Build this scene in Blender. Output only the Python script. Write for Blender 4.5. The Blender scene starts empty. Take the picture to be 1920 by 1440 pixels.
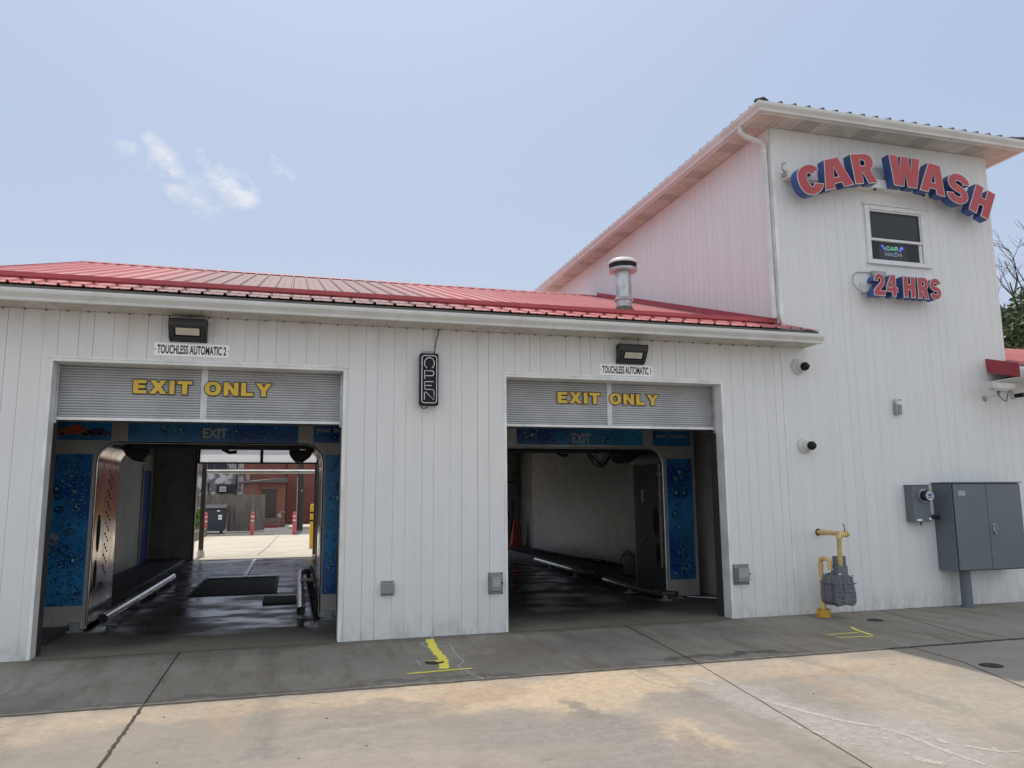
import bpy, math, random
from mathutils import Vector, Matrix
from mathutils.geometry import tessellate_polygon
random.seed(7)
sc = bpy.context.scene
COL = sc.collection

# ------------------------------------------------------------------ camera
def setup_camera():
    yaw, pitch, roll = math.radians(16.0876), math.radians(8.356), math.radians(-0.5266)
    cy, sy, cp, sp = math.cos(yaw), math.sin(yaw), math.cos(pitch), math.sin(pitch)
    w = Vector((sy*cp, cy*cp, sp)); r = Vector((cy, -sy, 0)); u = r.cross(w)
    cr, sr = math.cos(roll), math.sin(roll)
    r, u = cr*r + sr*u, -sr*r + cr*u
    cam = bpy.data.cameras.new('camera'); cam.lens = 26.975; cam.sensor_width = 36
    cam.clip_start = 0.05; cam.clip_end = 3000
    o = bpy.data.objects.new('camera', cam); COL.objects.link(o)
    m = Matrix(((r.x, u.x, -w.x, 0), (r.y, u.y, -w.y, -8.9325), (r.z, u.z, -w.z, 1.562), (0, 0, 0, 1)))
    o.matrix_world = m
    sc.camera = o
setup_camera()

# ------------------------------------------------------------------ sky, sun, exposure
SUN_ELEV = math.radians(65); SUN_ROT = math.radians(2)
world = bpy.data.worlds.new('World'); sc.world = world; world.use_nodes = True
def setup_world():
    nt = world.node_tree; nt.nodes.clear()
    out = nt.nodes.new('ShaderNodeOutputWorld'); bg = nt.nodes.new('ShaderNodeBackground')
    sky = nt.nodes.new('ShaderNodeTexSky'); sky.sky_type = 'NISHITA'; sky.sun_disc = False
    sky.sun_elevation = SUN_ELEV; sky.sun_rotation = SUN_ROT
    sky.air_density = 1.6; sky.dust_density = 5.0; sky.ozone_density = 2.0
    tc = nt.nodes.new('ShaderNodeTexCoord')
    def math_(op, a, b=None, clamp=False):
        n = nt.nodes.new('ShaderNodeMath'); n.operation = op; n.use_clamp = clamp
        for i, v in enumerate((a, b)):
            if v is None: continue
            if isinstance(v, (int, float)): n.inputs[i].default_value = v
            else: nt.links.new(v, n.inputs[i])
        return n.outputs[0]
    # pale haze of a humid summer sky
    haze = nt.nodes.new('ShaderNodeMixRGB'); haze.inputs[0].default_value = 0.72
    haze.inputs[2].default_value = (4.9, 6.05, 8.4, 1)
    nt.links.new(sky.outputs[0], haze.inputs[1])
    # brighter sky added behind the camera, out of view, to fill the shaded walls
    sep = nt.nodes.new('ShaderNodeSeparateXYZ'); nt.links.new(tc.outputs['Generated'], sep.inputs[0])
    back = math_('ADD', math_('MULTIPLY', sep.outputs[1], -1.0), math_('MULTIPLY', sep.outputs[2], .25))
    mr = nt.nodes.new('ShaderNodeMapRange'); mr.interpolation_type = 'SMOOTHSTEP'; mr.inputs[1].default_value = -.35; mr.inputs[2].default_value = .5
    nt.links.new(back, mr.inputs[0])
    sky_fill = nt.nodes.new('ShaderNodeMixRGB'); sky_fill.inputs[2].default_value = (8.3, 9.0, 9.8, 1)
    nzb = nt.nodes.new('ShaderNodeTexNoise'); nzb.inputs['Scale'].default_value = 2.5; nzb.inputs['Detail'].default_value = 7
    nt.links.new(tc.outputs['Generated'], nzb.inputs['Vector'])
    nt.links.new(math_('MULTIPLY', mr.outputs[0], math_('ADD', math_('MULTIPLY', nzb.outputs['Fac'], .8), .5), clamp=True), sky_fill.inputs[0])
    hz = nt.nodes.new('ShaderNodeMixRGB'); hz.inputs[2].default_value = (6.1, 6.9, 8.5, 1)
    mh = nt.nodes.new('ShaderNodeMapRange'); mh.interpolation_type = 'SMOOTHSTEP'; mh.inputs[1].default_value = .05; mh.inputs[2].default_value = .48; mh.inputs[3].default_value = .75; mh.inputs[4].default_value = 0
    nt.links.new(sep.outputs[2], mh.inputs[0]); nt.links.new(mh.outputs[0], hz.inputs[0]); nt.links.new(haze.outputs[0], hz.inputs[1])
    nt.links.new(hz.outputs[0], sky_fill.inputs[1])
    # a few torn cirrus wisps, each one a soft patch of sky broken up by noise
    vec = tc.outputs['Generated']
    nz = nt.nodes.new('ShaderNodeTexNoise'); nz.inputs['Scale'].default_value = 26; nz.inputs['Detail'].default_value = 9
    nz.inputs['Roughness'].default_value = .62; nz.inputs['Distortion'].default_value = .6
    mp = nt.nodes.new('ShaderNodeMapping'); mp.inputs['Rotation'].default_value = (0.0, .72, 0.0); mp.inputs['Scale'].default_value = (1.0, 1, 2.6)
    nt.links.new(vec, mp.inputs[0]); nt.links.new(mp.outputs[0], nz.inputs['Vector'])
    nz2 = nt.nodes.new('ShaderNodeTexNoise'); nz2.inputs['Scale'].default_value = 40; nz2.inputs['Detail'].default_value = 5
    nt.links.new(vec, nz2.inputs['Vector'])
    wob = nt.nodes.new('ShaderNodeVectorMath'); wob.operation = 'MULTIPLY_ADD'
    nt.links.new(nz2.outputs['Color'], wob.inputs[0]); wob.inputs[1].default_value = (.030,)*3
    nt.links.new(vec, wob.inputs[2])
    total = None
    for (d, rad, amt) in CLOUDS:
        c = Vector(d) + Vector((.015,)*3)
        dist = nt.nodes.new('ShaderNodeVectorMath'); dist.operation = 'DISTANCE'
        nt.links.new(wob.outputs[0], dist.inputs[0]); dist.inputs[1].default_value = c
        m = math_('SUBTRACT', 1.0, math_('DIVIDE', dist.outputs['Value'], rad), clamp=True)
        m = math_('MULTIPLY', m, amt*.85)
        total = m if total is None else math_('MAXIMUM', total, m)
    n = math_('MULTIPLY', math_('SUBTRACT', nz.outputs['Fac'], .37), 4.2, clamp=True)
    cm = math_('MULTIPLY', math_('POWER', total, .8), n, clamp=True)
    mixc = nt.nodes.new('ShaderNodeMixRGB'); mixc.inputs[2].default_value = (8.6, 8.7, 9.3, 1)
    nt.links.new(cm, mixc.inputs[0]); nt.links.new(sky_fill.outputs[0], mixc.inputs[1])
    nt.links.new(mixc.outputs[0], bg.inputs[0]); bg.inputs[1].default_value = 0.1
    nt.links.new(bg.outputs[0], out.inputs[0])
CLOUDS = [((-0.1908, 0.899, 0.3943), 0.012, 0.45), ((-0.1825, 0.9012, 0.3932), 0.01, 0.4), ((-0.1626, 0.9016, 0.4009), 0.012, 0.9), ((-0.1561, 0.9051, 0.3956), 0.016, 1.0), ((-0.1491, 0.9104, 0.386), 0.018, 1.0), ((-0.1425, 0.9167, 0.3733), 0.018, 0.8), ((-0.1364, 0.9228, 0.3602), 0.018, 0.75), ((-0.1295, 0.9274, 0.351), 0.018, 0.6), ((-0.1143, 0.9113, 0.3957), 0.007, 0.7), ((-0.1068, 0.9148, 0.3896), 0.008, 0.8), ((-0.101, 0.9191, 0.3809), 0.012, 0.9), ((-0.0921, 0.9232, 0.3731), 0.02, 1.0), ((-0.0815, 0.926, 0.3687), 0.022, 1.1), ((-0.0695, 0.9286, 0.3644), 0.022, 1.2), ((-0.0592, 0.9312, 0.3598), 0.018, 1.1), ((-0.1106, 0.9306, 0.349), 0.02, 0.5), ((-0.0977, 0.934, 0.3436), 0.018, 0.4), ((-0.121, 0.9241, 0.3624), 0.02, 0.35), ((-0.031, 0.9151, 0.402), 0.006, 0.5), ((-0.0234, 0.9182, 0.3954), 0.008, 0.5), ((-0.0091, 0.92, 0.3917), 0.01, 0.4)]
setup_world()
sd = bpy.data.lights.new('sun', 'SUN'); sd.energy = 3.1; sd.angle = math.radians(0.6); sd.color = (1.0, .93, .82)
so = bpy.data.objects.new('sun', sd); COL.objects.link(so)
sdir = Vector((math.sin(SUN_ROT)*math.cos(SUN_ELEV), math.cos(SUN_ROT)*math.cos(SUN_ELEV), math.sin(SUN_ELEV)))
so.rotation_euler = sdir.to_track_quat('Z', 'Y').to_euler(); so.location = (0, 20, 40)
sc.view_settings.view_transform = 'Standard'; sc.view_settings.look = 'None'
sc.view_settings.exposure = 0.0; sc.view_settings.gamma = 1
sc.cycles.max_bounces = 10; sc.cycles.diffuse_bounces = 5

# ------------------------------------------------------------------ materials
class NT:
    def __init__(s, name):
        s.m = bpy.data.materials.new(name); s.m.use_nodes = True; s.nt = s.m.node_tree; s.nt.nodes.clear()
        s.out = s.nt.nodes.new('ShaderNodeOutputMaterial')
        s.bsdf = s.nt.nodes.new('ShaderNodeBsdfPrincipled'); s.nt.links.new(s.bsdf.outputs[0], s.out.inputs[0])
        s.tc = s.nt.nodes.new('ShaderNodeTexCoord'); s.obj = s.tc.outputs['Object']
        s.geo = s.nt.nodes.new('ShaderNodeNewGeometry'); s.pos = s.geo.outputs['Position']
    def put(s, sock, v):
        if v is None: return
        if hasattr(v, 'is_linked') or isinstance(v, bpy.types.NodeSocket): s.nt.links.new(v, sock)
        elif isinstance(v, (tuple, list)) and len(v) == 3 and sock.type == 'RGBA': sock.default_value = (*v, 1)
        else: sock.default_value = v
    def noise(s, scale, detail=6, rough=.55, vec=None, stretch=None, dist=0, loc=(0, 0, 0)):
        n = s.nt.nodes.new('ShaderNodeTexNoise'); n.inputs['Scale'].default_value = scale
        n.inputs['Detail'].default_value = detail; n.inputs['Roughness'].default_value = rough; n.inputs['Distortion'].default_value = dist
        mp = s.nt.nodes.new('ShaderNodeMapping'); mp.inputs['Scale'].default_value = stretch or (1, 1, 1); mp.inputs['Location'].default_value = loc
        s.nt.links.new(vec or s.pos, mp.inputs[0]); s.nt.links.new(mp.outputs[0], n.inputs['Vector'])
        return n.outputs['Fac']
    def math(s, op, a, b=0.0, clamp=False):
        n = s.nt.nodes.new('ShaderNodeMath'); n.operation = op; n.use_clamp = clamp
        s.put(n.inputs[0], a); s.put(n.inputs[1], b); return n.outputs[0]
    def ramp(s, v, lo, hi, a=0.0, b=1.0):
        n = s.nt.nodes.new('ShaderNodeMapRange'); n.interpolation_type = 'SMOOTHSTEP'
        s.put(n.inputs[0], v); n.inputs[1].default_value = lo; n.inputs[2].default_value = hi
        n.inputs[3].default_value = a; n.inputs[4].default_value = b; return n.outputs[0]
    def mix(s, f, a, b):
        n = s.nt.nodes.new('ShaderNodeMixRGB'); s.put(n.inputs[0], f); s.put(n.inputs[1], a); s.put(n.inputs[2], b); return n.outputs[0]
    def xyz(s, vec=None):
        n = s.nt.nodes.new('ShaderNodeSeparateXYZ'); s.nt.links.new(vec or s.pos, n.inputs[0]); return n.outputs
    def bump(s, h, strength=.3, dist=.01):
        n = s.nt.nodes.new('ShaderNodeBump'); n.inputs['Strength'].default_value = strength; n.inputs['Distance'].default_value = dist
        s.put(n.inputs['Height'], h); s.nt.links.new(n.outputs[0], s.bsdf.inputs['Normal'])
    def set(s, **k):
        for a, v in k.items():
            s.put(s.bsdf.inputs[{'color': 'Base Color', 'rough': 'Roughness', 'metal': 'Metallic', 'spec': 'Specular IOR Level', 'alpha': 'Alpha',
                                 'coat': 'Coat Weight', 'trans': 'Transmission Weight', 'emit': 'Emission Color', 'estr': 'Emission Strength'}[a]], v)
        return s

def simple(name, color, rough=.5, metal=0, var=.12, vscale=8, dirt=None, bump=0, **k):
    t = NT(name)
    f = t.noise(vscale, 6)
    a = tuple(c*(1-var) for c in color); b = tuple(min(1, c*(1+var)) for c in color)
    c = t.mix(t.ramp(f, .3, .7), a, b)
    if dirt:
        c = t.mix(t.ramp(t.noise(vscale*2.7, 8, .7, stretch=(1, 1, .3)), .52, .75, 0, dirt[1]), c, dirt[0])
    t.set(color=c, rough=t.ramp(t.noise(vscale*1.7), .3, .7, max(0, rough-.07), min(1, rough+.07)), metal=metal, **k)
    if bump: t.bump(t.noise(vscale*6, 4), bump, .004)
    return t.m

def siding_mat(name, base, along='x'):
    t = NT(name); X, Y, Z = t.xyz()
    streak = t.noise(5, 6, .6, stretch=(1.2, 1.2, .12))
    c = t.mix(t.ramp(streak, .38, .72), base, tuple(b*.95 for b in base))
    big = t.noise(.7, 3)
    c = t.mix(t.ramp(big, .35, .7, 0, .35), c, (base[0]*.93, base[1]*.95, base[2]*1.0))
    # brownish grime under the eaves and splash dirt near the pavement
    g = t.math('MULTIPLY', t.ramp(Z, 2.9, 3.62), t.ramp(t.noise(2.2, 6, .6, stretch=(1, 1, .4)), .35, .7, 0, .30))
    g = t.math('MULTIPLY', t.math('MULTIPLY', g, t.ramp(Z, 3.7, 3.8, 1, 0)), t.ramp(X, 6.40, 6.46, 1, 0))
    c = t.mix(g, c, (.40, .35, .27))
    g2 = t.math('MULTIPLY', t.ramp(Z, .0, .35, 1, 0), t.ramp(t.noise(7, 7, .7, stretch=(1, 1, .5)), .38, .65, 0, .42))
    c = t.mix(g2, c, (.33, .31, .24))
    # dead insects and specks
    sp = t.math('MULTIPLY', t.ramp(t.noise(26, 2, .4, loc=(3, 1, 7)), .765, .80), .75)
    c = t.mix(sp, c, (.16, .11, .07))
    t.set(color=c, rough=.42, spec=.35)
    t.bump(t.noise(1.6, 3, .5, stretch=(1, 1, .5)), .10, .02)
    return t.m

def concrete_mat(name, base, blobs=(), rough=.8, wet=None, bmp=.6, mott=.16, fine=.35, post=None):
    t = NT(name); X, Y, Z = t.xyz()
    n1 = t.noise(.55, 7, .6, dist=.4); n2 = t.noise(3.2, 9, .68, loc=(5, 2, 0)); n3 = t.noise(60, 3, .6)
    dk = tuple(c*(1-mott*1.6) for c in base); lt = tuple(c*(1+mott) for c in base)
    c = t.mix(t.ramp(n1, .3, .7), dk, lt)
    c = t.mix(t.ramp(n2, .35, .72, 0, .5), c, tuple(x*.78 for x in base))
    c = t.mix(t.ramp(n3, .35, .75, 0, fine), c, tuple(x*.7 for x in base))
    trow = t.ramp(t.noise(9, 6, .7, stretch=(.25, 1.5, 1), loc=(9, 0, 0)), .55, .75, 0, .35)
    c = t.mix(trow, c, tuple(min(1, x*1.25) for x in base))
    n4 = t.noise(13, 9, .78, loc=(1, 6, 0), dist=.5)
    c = t.mix(t.ramp(n4, .42, .66, 0, .42), c, tuple(x*.72 for x in base))
    c = t.mix(t.ramp(n4, .46, .30, 0, .35), c, tuple(min(1, x*1.22) for x in base))
    cl = t.noise(2.0, 8, .7, loc=(4, 4, 0), dist=1.2, stretch=(.6, 1.3, 1))
    c = t.mix(t.ramp(cl, .50, .62, 0, .30), c, tuple(x*y for x, y in zip(base, (.74, .72, .70))))
    wx = t.math('MULTIPLY', t.math('SUBTRACT', t.noise(1.7, 6, .6, loc=(11, 3, 0)), .5), 1.0)
    wy = t.math('MULTIPLY', t.math('SUBTRACT', t.noise(1.7, 6, .6, loc=(-7, 13, 0)), .5), 1.0)
    bx = t.math('ADD', X, wx); by = t.math('ADD', Y, wy)
    for (x, y, rx, ry, col, amt) in blobs:
        dx = t.math('DIVIDE', t.math('SUBTRACT', bx, x), rx); dy = t.math('DIVIDE', t.math('SUBTRACT', by, y), ry)
        d = t.math('ADD', t.math('MULTIPLY', dx, dx), t.math('MULTIPLY', dy, dy))
        m = t.ramp(t.math('ADD', d, t.math('MULTIPLY', t.math('SUBTRACT', n2, .5), 1.0)), .15, 1.35, amt, 0)
        c = t.mix(m, c, t.mix(t.ramp(n4, .35, .65), tuple(min(1, q*1.15) for q in col), tuple(q*.84 for q in col)))
    r = t.ramp(n2, .3, .7, rough-.08, min(1, rough+.1))
    if wet: c, r = wet(t, c, r, X, Y, n2)
    if post: c = post(t, c, X, Y)
    t.set(color=c, rough=r)
    t.bump(t.math('ADD', n3, t.math('MULTIPLY', n4, 1.5)), bmp, .006)
    return t.m

def roof_mat(name):
    t = NT(name); X, Y, Z = t.xyz()
    base = (.54, .20, .20)
    c = t.mix(t.ramp(t.noise(1.1, 6, .6, stretch=(1, .35, 1)), .35, .7), base, (.56, .26, .255))
    fade = t.ramp(t.noise(14, 8, .75, stretch=(1, .12, .12)), .45, .8, 0, .55)
    c = t.mix(fade, c, (.42, .29, .27))
    bx = t.math('DIVIDE', t.math('SUBTRACT', X, .1), 2.3)
    patch = t.math('MULTIPLY', t.ramp(t.math('MULTIPLY', bx, bx), .1, 1.1, .85, 0), t.ramp(t.noise(5, 6, .7), .2, .5, .6, 1))
    c = t.mix(patch, c, (.25, .195, .19))
    t.set(color=c, rough=.6, spec=.12)
    return t.m

def bubbles_mat(name, seed):
    t = NT(name); X, Y, Z = t.xyz()
    loc = (seed*3.1, 0, seed*1.7)
    grad = t.noise(1.5, 3, .5, loc=loc)
    c = t.mix(t.ramp(grad, .35, .62), (.008, .045, .25), (.02, .19, .44))
    c = t.mix(t.ramp(t.noise(.9, 2, loc=(1+seed, 4, 2)), .5, .7, 0, .5), c, (.05, .38, .55))
    c = t.mix(t.ramp(t.noise(12, 5, .6, loc=loc), .5, .7, 0, .4), c, (.012, .08, .2))
    t.set(color=c, rough=.25, spec=.5)
    return t.m

def brick_mat(name, a, b, mortar, scale=1.0, rot=False, paint=None):
    t = NT(name)
    br = t.nt.nodes.new('ShaderNodeTexBrick'); br.inputs['Scale'].default_value = 1
    br.inputs['Brick Width'].default_value = .21*scale; br.inputs['Row Height'].default_value = .075*scale; br.inputs['Mortar Size'].default_value = .006*scale
    br.inputs['Color1'].default_value = (*a, 1); br.inputs['Color2'].default_value = (*b, 1); br.inputs['Mortar'].default_value = (*mortar, 1)
    X, Y, Z = t.xyz(); cb = t.nt.nodes.new('ShaderNodeCombineXYZ')
    t.nt.links.new(t.math('ADD', X, Y), cb.inputs[0]); t.nt.links.new(Z, cb.inputs[1]); t.nt.links.new(cb.outputs[0], br.inputs['Vector'])
    c = br.outputs['Color']
    c = t.mix(t.ramp(t.noise(1.3, 6, .6), .4, .7, 0, .35), c, tuple(x*.6 for x in a))
    if paint: c = t.mix(t.ramp(t.noise(1.6, 8, .7, stretch=(1, 1, .7)), .44, .54, 0, .92), c, paint)
    t.set(color=c, rough=.85); t.bump(br.outputs['Fac'], -.4, .01)
    return t.m

def wood_fence_mat():
    t = NT('weathered_fence_wood')
    c = t.mix(t.ramp(t.noise(6, 8, .65, stretch=(2.5, 2.5, .15)), .3, .7), (.10, .085, .072), (.27, .24, .21))
    t.set(color=c, rough=.9); t.bump(t.noise(20, 6, .6, stretch=(3, 3, .1)), .5, .005)
    return t.m

def spray_mat(name, color, grain=40, core=.75, amp=2.6):
    """Paint that thins out to bare concrete at its edges (coverage stored on the mesh)."""
    t = NT(name); at = t.nt.nodes.new('ShaderNodeAttribute'); at.attribute_name = 'cover'
    n = t.noise(grain, 6, .7); n2 = t.noise(5, 5, .6)
    v = t.math('ADD', at.outputs['Fac'], t.math('MULTIPLY', t.math('SUBTRACT', n, .5), amp))
    v = t.math('ADD', v, t.math('MULTIPLY', t.math('SUBTRACT', n2, .5), .9))
    t.set(color=color, rough=.75, alpha=t.ramp(v, .25, .75, 0, core))
    return t.m

M = {}
M['siding'] = siding_mat('white_vinyl_siding', (.745, .74, .73))
M['gapdark'] = simple('siding_groove', (.52, .51, .50), .7)
M['trim'] = simple('white_trim_metal', (.76, .76, .75), .4, vscale=3, dirt=((.40, .36, .30), .35))
M['gutter'] = simple('white_gutter_metal', (.66, .66, .64), .35, vscale=2.2, var=.08, dirt=((.36, .33, .28), .3))
M['soffit'] = simple('soffit_panel', (.60, .57, .51), .55, vscale=4, dirt=((.33, .27, .20), .6))
M['soffit_vent'] = simple('perforated_soffit', (.47, .445, .40), .6, vscale=30, var=.1)
M['fascia'] = simple('grey_fascia_board', (.12, .115, .10), .75, dirt=((.05, .045, .04), .6))
M['roof'] = roof_mat('red_roof_sheet')
M['redtrim'] = simple('red_trim_metal', (.42, .07, .085), .55, vscale=3)
M['darkred'] = simple('dark_red_fascia', (.30, .035, .05), .45, vscale=3)
M['darkcap'] = simple('dark_roof_edge', (.05, .045, .05), .6)
M['galv'] = simple('galvanised_steel', (.50, .51, .52), .38, .75, vscale=6, var=.22, dirt=((.25, .25, .25), .5))
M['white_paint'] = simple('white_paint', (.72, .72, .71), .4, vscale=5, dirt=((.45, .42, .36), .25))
M['black'] = simple('black_plastic', (.010, .010, .012), .55, spec=.3)
M['rubber'] = simple('black_rubber', (.012, .012, .012), .7)
M['bronze'] = simple('dark_bronze_casting', (.035, .034, .037), .38, vscale=9)
M['lens'] = simple('frosted_lamp_lens', (.55, .52, .42), .15, vscale=4, coat=.5)
M['signwhite'] = simple('white_sign_plate', (.93, .93, .93), .35, var=.04)
M['letterblack'] = simple('black_sign_lettering', (.015, .015, .015), .5)
M['yellow'] = simple('yellow_vinyl_lettering', (.72, .47, .045), .4, var=.08, vscale=5)
M['face_red'] = simple('red_acrylic_letter_face', (.42, .050, .058), .33, var=.10, vscale=3)
M['ret_blue'] = simple('blue_letter_return', (.035, .085, .27), .35, var=.12, vscale=5)
M['ret_white'] = simple('pale_letter_trim', (.62, .57, .54), .4, var=.1)
M['slat'] = simple('shutter_slat_aluminium', (.47, .475, .49), .42, .3, vscale=3, var=.08, dirt=((.36, .36, .37), .4))
M['slatlite'] = simple('shutter_centre_tape', (.62, .63, .64), .5)
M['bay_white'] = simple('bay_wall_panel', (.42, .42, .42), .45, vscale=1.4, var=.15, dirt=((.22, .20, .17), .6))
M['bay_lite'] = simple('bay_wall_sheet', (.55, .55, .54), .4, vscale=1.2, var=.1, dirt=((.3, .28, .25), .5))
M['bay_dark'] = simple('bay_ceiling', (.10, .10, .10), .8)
M['bay_grey'] = simple('gantry_grey_panel', (.36, .35, .33), .42, .2, vscale=3, dirt=((.16, .15, .14), .5))
def chrome_mat():
    t = NT('stainless_liner')
    c = t.mix(t.ramp(t.noise(3, 5, .6), .35, .7), (.55, .50, .47), (.30, .26, .24))
    t.set(color=c, metal=1.0, rough=t.ramp(t.noise(5, 4), .3, .7, .10, .22)); t.bump(t.noise(1.2, 1), .12, .02)
    return t.m
M['chrome'] = chrome_mat()
M['pipe_steel'] = simple('polished_steel_tube', (.62, .62, .63), .2, .95, vscale=12, var=.2, dirt=((.2, .17, .15), .4))
M['bubA'] = bubbles_mat('blue_bubble_graphic', 1.0)
M['bubB'] = bubbles_mat('blue_bubble_print', 2.6)
M['bub_dark'] = simple('bubble_rim_print', (.004, .018, .055), .3); M['bub_mid'] = simple('bubble_body_print', (.02, .13, .25), .3); M['bub_deep'] = simple('bubble_deep_print', (.008, .05, .14), .3); M['bub_light'] = simple('bubble_glint_print', (.25, .50, .58), .3)
M['car_orange'] = simple('orange_car_print', (.42, .07, .03), .3)
M['car_navy'] = simple('navy_car_print', (.03, .03, .09), .3)
M['print_grey'] = simple('pale_print', (.34, .36, .37), .4)
M['print_mid'] = simple('wheel_print', (.20, .22, .25), .4)
M['blue_door'] = simple('blue_door_paint', (.02, .06, .26), .4)
M['cabinet'] = simple('grey_enamel_cabinet', (.125, .145, .17), .42, vscale=1.5, var=.06)
M['cabdark'] = simple('cabinet_gap', (.02, .022, .03), .6)
M['gasgrey'] = simple('gas_meter_casting', (.135, .145, .165), .5, vscale=10, bump=.3)
M['gasyellow'] = simple('faded_yellow_pipe_paint', (.66, .47, .20), .5, vscale=9, dirt=((.45, .25, .09), .5))
M['collar'] = simple('yellow_pipe_collar', (.66, .36, .035), .5)
M['hood'] = simple('grey_vent_hood', (.27, .275, .275), .45, .3, vscale=10, dirt=((.14, .14, .13), .5))
M['iron'] = simple('cast_iron_cover', (.035, .03, .027), .65, .3, vscale=20, bump=.4)
M['glassdark'] = simple('dark_window_glass', (.012, .013, .020), .04, spec=.45)
M['winframe'] = simple('white_window_frame', (.70, .70, .69), .4, var=.05)
M['tube_white'] = simple('unlit_neon_tube', (.70, .71, .75), .2)
def glass_mat():
    t = NT('clear_window_glass'); t.nt.nodes.remove(t.bsdf)
    a = t.nt.nodes.new('ShaderNodeBsdfTransparent'); a.inputs[0].default_value = (.75, .78, .8, 1)
    g = t.nt.nodes.new('ShaderNodeBsdfGlossy'); g.inputs['Roughness'].default_value = .03
    f = t.nt.nodes.new('ShaderNodeFresnel'); f.inputs[0].default_value = 1.5
    m = t.nt.nodes.new('ShaderNodeMixShader'); t.nt.links.new(f.outputs[0], m.inputs[0]); t.nt.links.new(a.outputs[0], m.inputs[1]); t.nt.links.new(g.outputs[0], m.inputs[2])
    t.nt.links.new(m.outputs[0], t.out.inputs[0]); return t.m
M['glass'] = glass_mat()
def emit_mat(name, col, s):
    t = NT(name); t.set(color=(.02, .02, .02), emit=col, estr=s); return t.m
M['led_green'] = emit_mat('green_led', (.25, .9, .55), 1.7)
M['led_blue'] = emit_mat('blue_led', (.2, .2, 1.0), 2.6)
M['led_white'] = emit_mat('white_led', (.5, .6, .9), 1.0)
def frosted_mat():
    t = NT('translucent_door_panel'); t.set(color=(.85, .87, .88), rough=.5)
    tr = t.nt.nodes.new('ShaderNodeBsdfTranslucent'); tr.inputs[0].default_value = (.9, .92, .93, 1)
    tp = t.nt.nodes.new('ShaderNodeBsdfTransparent')
    m = t.nt.nodes.new('ShaderNodeMixShader'); m.inputs[0].default_value = .75
    t.nt.links.new(t.bsdf.outputs[0], m.inputs[1]); t.nt.links.new(tr.outputs[0], m.inputs[2])
    m2 = t.nt.nodes.new('ShaderNodeMixShader'); m2.inputs[0].default_value = .35
    t.nt.links.new(m.outputs[0], m2.inputs[1]); t.nt.links.new(tp.outputs[0], m2.inputs[2])
    t.nt.links.new(m2.outputs[0], t.out.inputs[0]); return t.m
M['frosted'] = frosted_mat()
M['cone'] = simple('orange_cone_plastic', (.62, .09, .02), .5, dirt=((.1, .05, .03), .5))
M['bollred'] = simple('red_bollard_sleeve', (.58, .085, .09), .45, dirt=((.4, .2, .2), .3))
M['bollyel'] = simple('yellow_bollard_paint', (.75, .42, .02), .5, dirt=((.3, .15, .03), .5))
M['dumpster'] = simple('dark_dumpster_paint', (.045, .055, .07), .55)
M['portal'] = simple('brown_portal_paint', (.075, .055, .04), .6, dirt=((.16, .13, .1), .5))
M['jambdark'] = simple('dark_brown_jamb', (.05, .043, .038), .6)
M['fence'] = wood_fence_mat()
M['pole'] = simple('creosoted_pole_wood', (.055, .045, .04), .9, vscale=5, bump=.5)
M['brick'] = brick_mat('red_brick', (.25, .075, .055), (.19, .055, .045), (.24, .15, .12))
M['brick2'] = brick_mat('annex_brick', (.27, .095, .065), (.21, .07, .05), (.26, .17, .13))
M['whitebrick'] = brick_mat('peeling_painted_brick', (.16, .14, .14), (.22, .2, .2), (.13, .12, .12), 1.3, paint=(.60, .60, .62))
M['browndoor'] = simple('brown_service_door', (.06, .04, .032), .6)
M['timber'] = simple('landscape_timber', (.16, .13, .10), .9, bump=.4)
M['bark'] = simple('tree_bark', (.09, .07, .055), .9, bump=.5)
def leaf_mat(name, a, b):
    t = NT(name); oi = t.noise(1.3, 3)
    t.set(color=t.mix(t.ramp(oi, .3, .7), a, b), rough=.55)
    return t.m
M['leaf'] = leaf_mat('tree_leaves', (.045, .075, .025), (.10, .13, .05))
M['leaf2'] = leaf_mat('shrub_leaves', (.09, .13, .02), (.18, .22, .05))
M['ledboard'] = simple('led_board', (.05, .055, .08), .4)
M['box_grey'] = simple('grey_conduit_box', (.33, .34, .35), .45, .2)
M['camwhite'] = simple('white_camera_housing', (.62, .62, .59), .4, dirt=((.4, .36, .28), .4))
M['asphalt'] = concrete_mat('alley_asphalt', (.17, .16, .15), rough=.9)
M['spray'] = spray_mat('yellow_marking_spray', (.92, .80, .10), 55, .95, 2.2)
M['caulk'] = spray_mat('white_crack_filler', (.62, .60, .56), 60, .9)
M['joint'] = simple('dark_joint_filler', (.035, .032, .028), .85, vscale=15, var=.3)
M['crack'] = spray_mat('hairline_crack', (.07, .06, .05), 30, .75)
M['scuff'] = spray_mat('white_scuff', (.52, .475, .42), 60, .75, 5.0)

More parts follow.
